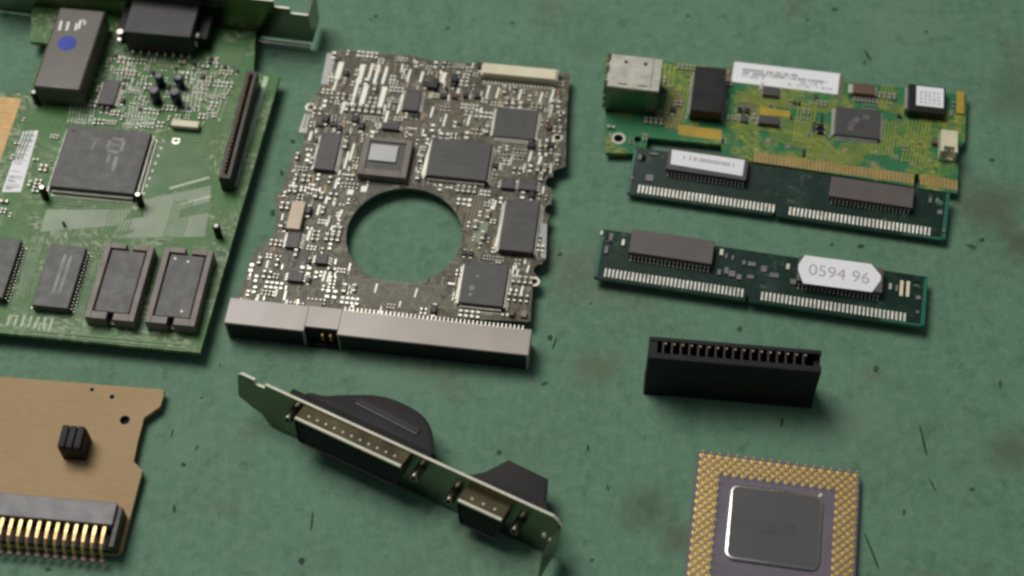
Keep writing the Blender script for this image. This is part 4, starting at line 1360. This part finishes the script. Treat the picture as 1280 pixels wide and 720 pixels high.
def port(u0, v0, u1, v1, zt_, n, name, lab):
    """a D-shaped socket: metal shell with dimples, black insulator, flange screws"""
    dep = 6.0
    # front upper edge of the shell at local z = zt_, y = -dep
    p0 = K.i @ CAMP

    def at(u, v):
        d = K.i.to_3x3() @ ray(u, v)
        tt = (-dep - p0.y) / d.y
        q = p0 + d * tt
        return q.x, q.z
    xa, za = at(u0, v0)
    xb, zb = at(u1, v1)
    z1 = (za + zb) / 2
    z0 = z1 - 10.6
    so = None
    sl = 1.2
    outer = [(xa, z1), (xb, z1), (xb + .2, z1 - 1.2), (xb - sl, z0 + .8), (xb - sl - .8, z0), (xa + sl + .8, z0), (xa + sl, z0 + .8), (xa - .2, z1 - 1.2)]
    m_ = bmesh.new()
    cxm, czm = (xa + xb) / 2, (z0 + z1) / 2
    inn = [(cxm + (x - cxm) * (1 - .5 / (xb - xa)), czm + (z - czm) * .945) for x, z in outer]
    rings = [[m_.verts.new((x, y, z)) for x, z in ring] for ring, y in ((outer, 0.0), (outer, -dep), (inn, -dep), (inn, -.5))]
    for k in range(3):
        for i in range(len(outer)):
            j = (i + 1) % len(outer)
            m_.faces.new((rings[k][i], rings[k][j], rings[k + 1][j], rings[k + 1][i])).material_index = 2 if max(outer[i][1], outer[j][1]) < z1 - .05 or k == 2 else 0  # lower and inner faces dark brown, the shade there put into colour
    m_.faces.new(rings[3])
    M_ = MB(); mp_ = {v: M_.bm.verts.new(v.co) for v in m_.verts}
    bmesh.ops.recalc_face_normals(m_, faces=m_.faces[:])
    for f_ in m_.faces:
        M_.bm.faces.new([mp_[v] for v in f_.verts]).material_index = f_.material_index
    m_.free()
    M_.box(xa + .1, xb - .1, -dep - .25, -dep + .7, z1 - .45, z1 + .22, 1, .1, 1)
    # dimples pressed along the upper face
    for i in range(n):
        x = xa + 3.5 + i * (xb - xa - 7) / max(1, n - 1)
        M_.cyl((x, -3.4, z1 + .02), .55, .3, .45, seg=10, mi=1)
    so = M_.build(name, ['shell', 'edge_glint', 'brown_black'], kb)
    so['label'] = lab
    f = [(x, z) for x, z in inn]
    m2 = bmesh.new()
    ra = [m2.verts.new((x * .999 + .03, -.6, z)) for x, z in f]
    rb = [m2.verts.new((x * .999 + .03, -dep + .5, z)) for x, z in f]
    m2.faces.new(rb); m2.faces.new(ra[::-1])
    for i in range(len(f)):
        j = (i + 1) % len(f)
        m2.faces.new((ra[i], rb[i], rb[j], ra[j]))
    M2 = MB(); M2._take(m2, 0); M2.build('insulator', 'matt_black', so)
    hs = MB()
    for rr, zz in ((0, z1 - 3.0), (1, z1 - 5.7)):
        k = int((xb - xa - 4) / 2.77)
        for i in range(k):
            hs.cyl((xa + 2.6 + rr * 1.3 + i * 2.77, -dep + .48, zz), .45, .45, .06, 'y', seg=8)
    hs.build('pin_holes', 'hole', so)
    for x in (xa - 3.6, xb + 3.6):
        j = MB().cyl((x, -2.2, czm), 1.6, 1.6, 4.2, 'y', seg=6, bev=.2)
        jo_ = j.build('jack_screw', 'screw_metal', so)
        MB().cyl((x, -4.32, czm), .75, .75, .06, 'y', seg=12).build('thread_hole', 'hole', jo_)
    return xa, xb, z0, z1


w1 = port(368, 522, 501, 584, 0, 11, 'wide_port', 'wide port with a long row of dimples')
w2 = port(572, 625, 627, 651, 0, 3, 'narrow_port', 'narrow port with three dimples')


def hood(poly_px, zr, label, ridge=None, rounds=2, soft=3.2):
    zl0, zl1 = zr
    p = K.poly(poly_px, zl1)
    p = [(x, max(y, T + .05)) for x, y in p]
    for _ in range(rounds):
        q = []
        for k in range(len(p)):
            a, b = Vector(p[k]), Vector(p[(k + 1) % len(p)])
            q += [tuple(a.lerp(b, .25)), tuple(a.lerp(b, .75))]
        p = q
    p = [(x, max(y, T + .05)) for x, y in p]
    cx, cy = sum(a for a, _ in p) / len(p), T + 3.0
    bmh = bmesh.new()
    rings = []
    H_ = zl1 - zl0
    for zz, k in ((zl0, .93), (zl0 + 1.2, 1.0), (zl1 - soft, 1.0), (zl1 - soft * .5, .985), (zl1 - soft * .18, .955), (zl1, .90)):
        rings.append([bmh.verts.new((cx + (x - cx) * k, max(T + .05, cy + (y - cy) * k), zz)) for x, y in p])
    for r0, r1 in zip(rings, rings[1:]):
        for k in range(len(p)):
            n_ = (k + 1) % len(p)
            bmh.faces.new((r0[k], r0[n_], r1[n_], r1[k]))
    bmh.faces.new(rings[0][::-1]); bmh.faces.new(rings[-1])
    mh_ = MB(); mh_._take(bmh, 0)
    o = mh_.build('cable_hood', 'hood', kb)
    o.data.shade_smooth()
    o.data.set_sharp_from_angle(angle=math.radians(42))
    o['label'] = label
    if ridge:
        a, b, w = ridge
        A, B = Vector(K.px(*a, zl1)), Vector(K.px(*b, zl1))
        d = (B - A).normalized(); n_ = Vector((-d.y, d.x)) * w
        MB().prism([tuple(A - n_), tuple(B - n_), tuple(B + n_), tuple(A + n_)], zl1 - .6, zl1 + .45, bev=.4).build('ridge', 'hood', o)
    return o


hood([(548, 578), (372, 494), (382, 486), (402, 492), (428, 490), (472, 490), (500, 498), (530, 514), (541, 530), (545, 552)], (5.2, 14.6), 'large rounded grey hood behind the wide port', ((446, 501), (524, 541), 1.5))
hood([(690, 648), (566, 588), (590, 592), (606, 588), (636, 573), (686, 597), (684, 628)], (5.0, 13.5), 'small angular grey hood behind the narrow port', None, 0, 1.2)
MB().box(w1[0] - 6, w1[1] + 6, T + .02, T + 2.0, w1[2] - 1.5, w1[3] + 1.0, 0, .2).build('rear_flange', 'matt_black', kb)


# ------------------------------------------------------------------ tan board (lower left)
OCC.clear()
ZB = 3.4
B_ = frame_from((0, 470), (205, 487), ZB, origin=(205, 487))
tan = tag(B_.empty('tan_circuit_board'), 'bare tan board with a black jumper block and a row of gold pins', 'circuit board')
px_out = [(205, 487), (204, 496), (200, 508), (180, 522), (172, 552), (167, 577), (178, 588), (168, 626), (152, 688), (146, 693)]
pt = B_.poly(px_out, 0)
bl = B_.px(-60, 676)
tl = B_.px(-60, 466)
holes = [circle(*B_.px(156, 525), 1.7, 16), circle(*B_.px(140, 496), .9, 12), circle(*B_.px(115, 487), .8, 12)]
MB().prism(pt + [bl, tl], -1.6, 0, holes=holes).build('circuit_board', 'pcb_tan', tan)
for c, r_ in (((156, 525), 1.7), ((140, 496), .9), ((115, 487), .8)):
    MB().tube((*B_.px(*c), -.8), r_ - .02, r_ - .25, 1.56, seg=16).build('hole_lining', 'brown_black', tan)
    MB().cyl((*B_.px(*c), -1.5), r_ - .3, r_ - .3, .1, seg=16).build('hole_shade', 'hole', tan)  # dark disc across the open hole, its shade put into the colour
# jumper block
H = 8.5
x0, x1, y0, y1 = B_.rect([(79, 531), (107, 533), (100, 561), (70, 557)], H)
jb = MB()
w = (x1 - x0)
jb.box(x0, x1, y0, y1, .05, H - 1.6, 0, .15)
for i in range(3):
    a = x0 + i * w / 3
    jb.box(a + .12, a + w / 3 - .25, y0, y1, H - 1.6, H, 0, .2)
jo = jb.build('jumper_block', 'matt_black', tan)
# header with right-angle pins
H = 6.5
xe = B_.px(147, 628, H)[0]
y1 = (B_.px(0, 617, H)[1] + B_.px(147, 627, H)[1]) / 2
y0 = (B_.px(0, 645, H)[1] + B_.px(140, 655, H)[1]) / 2
xs = B_.px(-60, 640, H)[0]
hd = MB().box(xs, xe, y0, y1, .05, H, 0, .25).build('pin_header', 'header', tan)
x12 = B_.px(131, 660, 5)[0]
x1_ = B_.px(5, 645, 5)[0]
pitch = (x12 - x1_) / 11
for i in range(-2, 12):
    x = x1_ + i * pitch
    p = MB()
    b = bmesh.new()
    # pin leaves the header, then bends down over the board edge
    w = .46
    path = [(y0 + .1, 5.4), (y0 - 3.0, 5.3), (y0 - 5.4, 4.9), (y0 - 6.8, 4.2), (y0 - 7.5, 2.9), (y0 - 7.9, 1.4), (y0 - 8.2, .05)]
    th = .8
    vs = []
    for (yy, zz) in path:
        vs.append([b.verts.new((x + sx * w, yy, zz + dz)) for sx, dz in ((-1, 0), (1, 0), (1, -th * (1 if zz > 1 else .3)), (-1, -th * (1 if zz > 1 else .3)))])
    for k in range(len(vs) - 1):
        for q in range(4):
            b.faces.new((vs[k][q], vs[k][(q + 1) % 4], vs[k + 1][(q + 1) % 4], vs[k + 1][q]))
    b.faces.new(vs[0]); b.faces.new(vs[-1][::-1])
    for f_ in b.faces:
        f_.smooth = False
    p._take(b, 0)
    p.build('pin', 'pin_gold', hd)
    MB().cyl((x, y0 - 8.6, .06), .95, .8, .10, seg=12).build('solder_pad', 'dark_red', tan)
MB().box(xs, xe, y0 - 6.2, y0 + .2, .05, 1.6, 0, .2).build('shade_strip', 'matt_black', hd)  # added dark strip, paints the shade under the header between the pins
MB().box(xe, xe + 1.6, y0 - 6.5, y1 - .8, .05, H - 1.2, 0, .2).build('end_wall', 'brown_black', hd)


# ------------------------------------------------------------------ light
w = bpy.data.worlds.new('World')
sc.world = w
w.use_nodes = True
bg = w.node_tree.nodes['Background']
bg.inputs[0].default_value = (.80, .92, 1.0, 1)
bg.inputs[1].default_value = .115


def area(name, loc, target, size, power, col):
    l = bpy.data.lights.new(name, 'AREA')
    l.shape = 'RECTANGLE'
    l.size, l.size_y = size
    l.energy = power
    l.color = col
    o = bpy.data.objects.new(name, l)
    COL.objects.link(o)
    o.location = loc
    d = Vector(target) - Vector(loc)
    o.rotation_euler = d.to_track_quat('-Z', 'Y').to_euler()
    return o


area('ceiling_lamp', (-.62, .95, 1.60), (0, .3, 0), (1.0, .8), 28, (1.0, .97, .91))

sc.view_settings.view_transform = 'Standard'
sc.view_settings.look = 'None'
sc.view_settings.exposure = 0
sc.view_settings.gamma = 1
sc.view_settings.use_curve_mapping = False
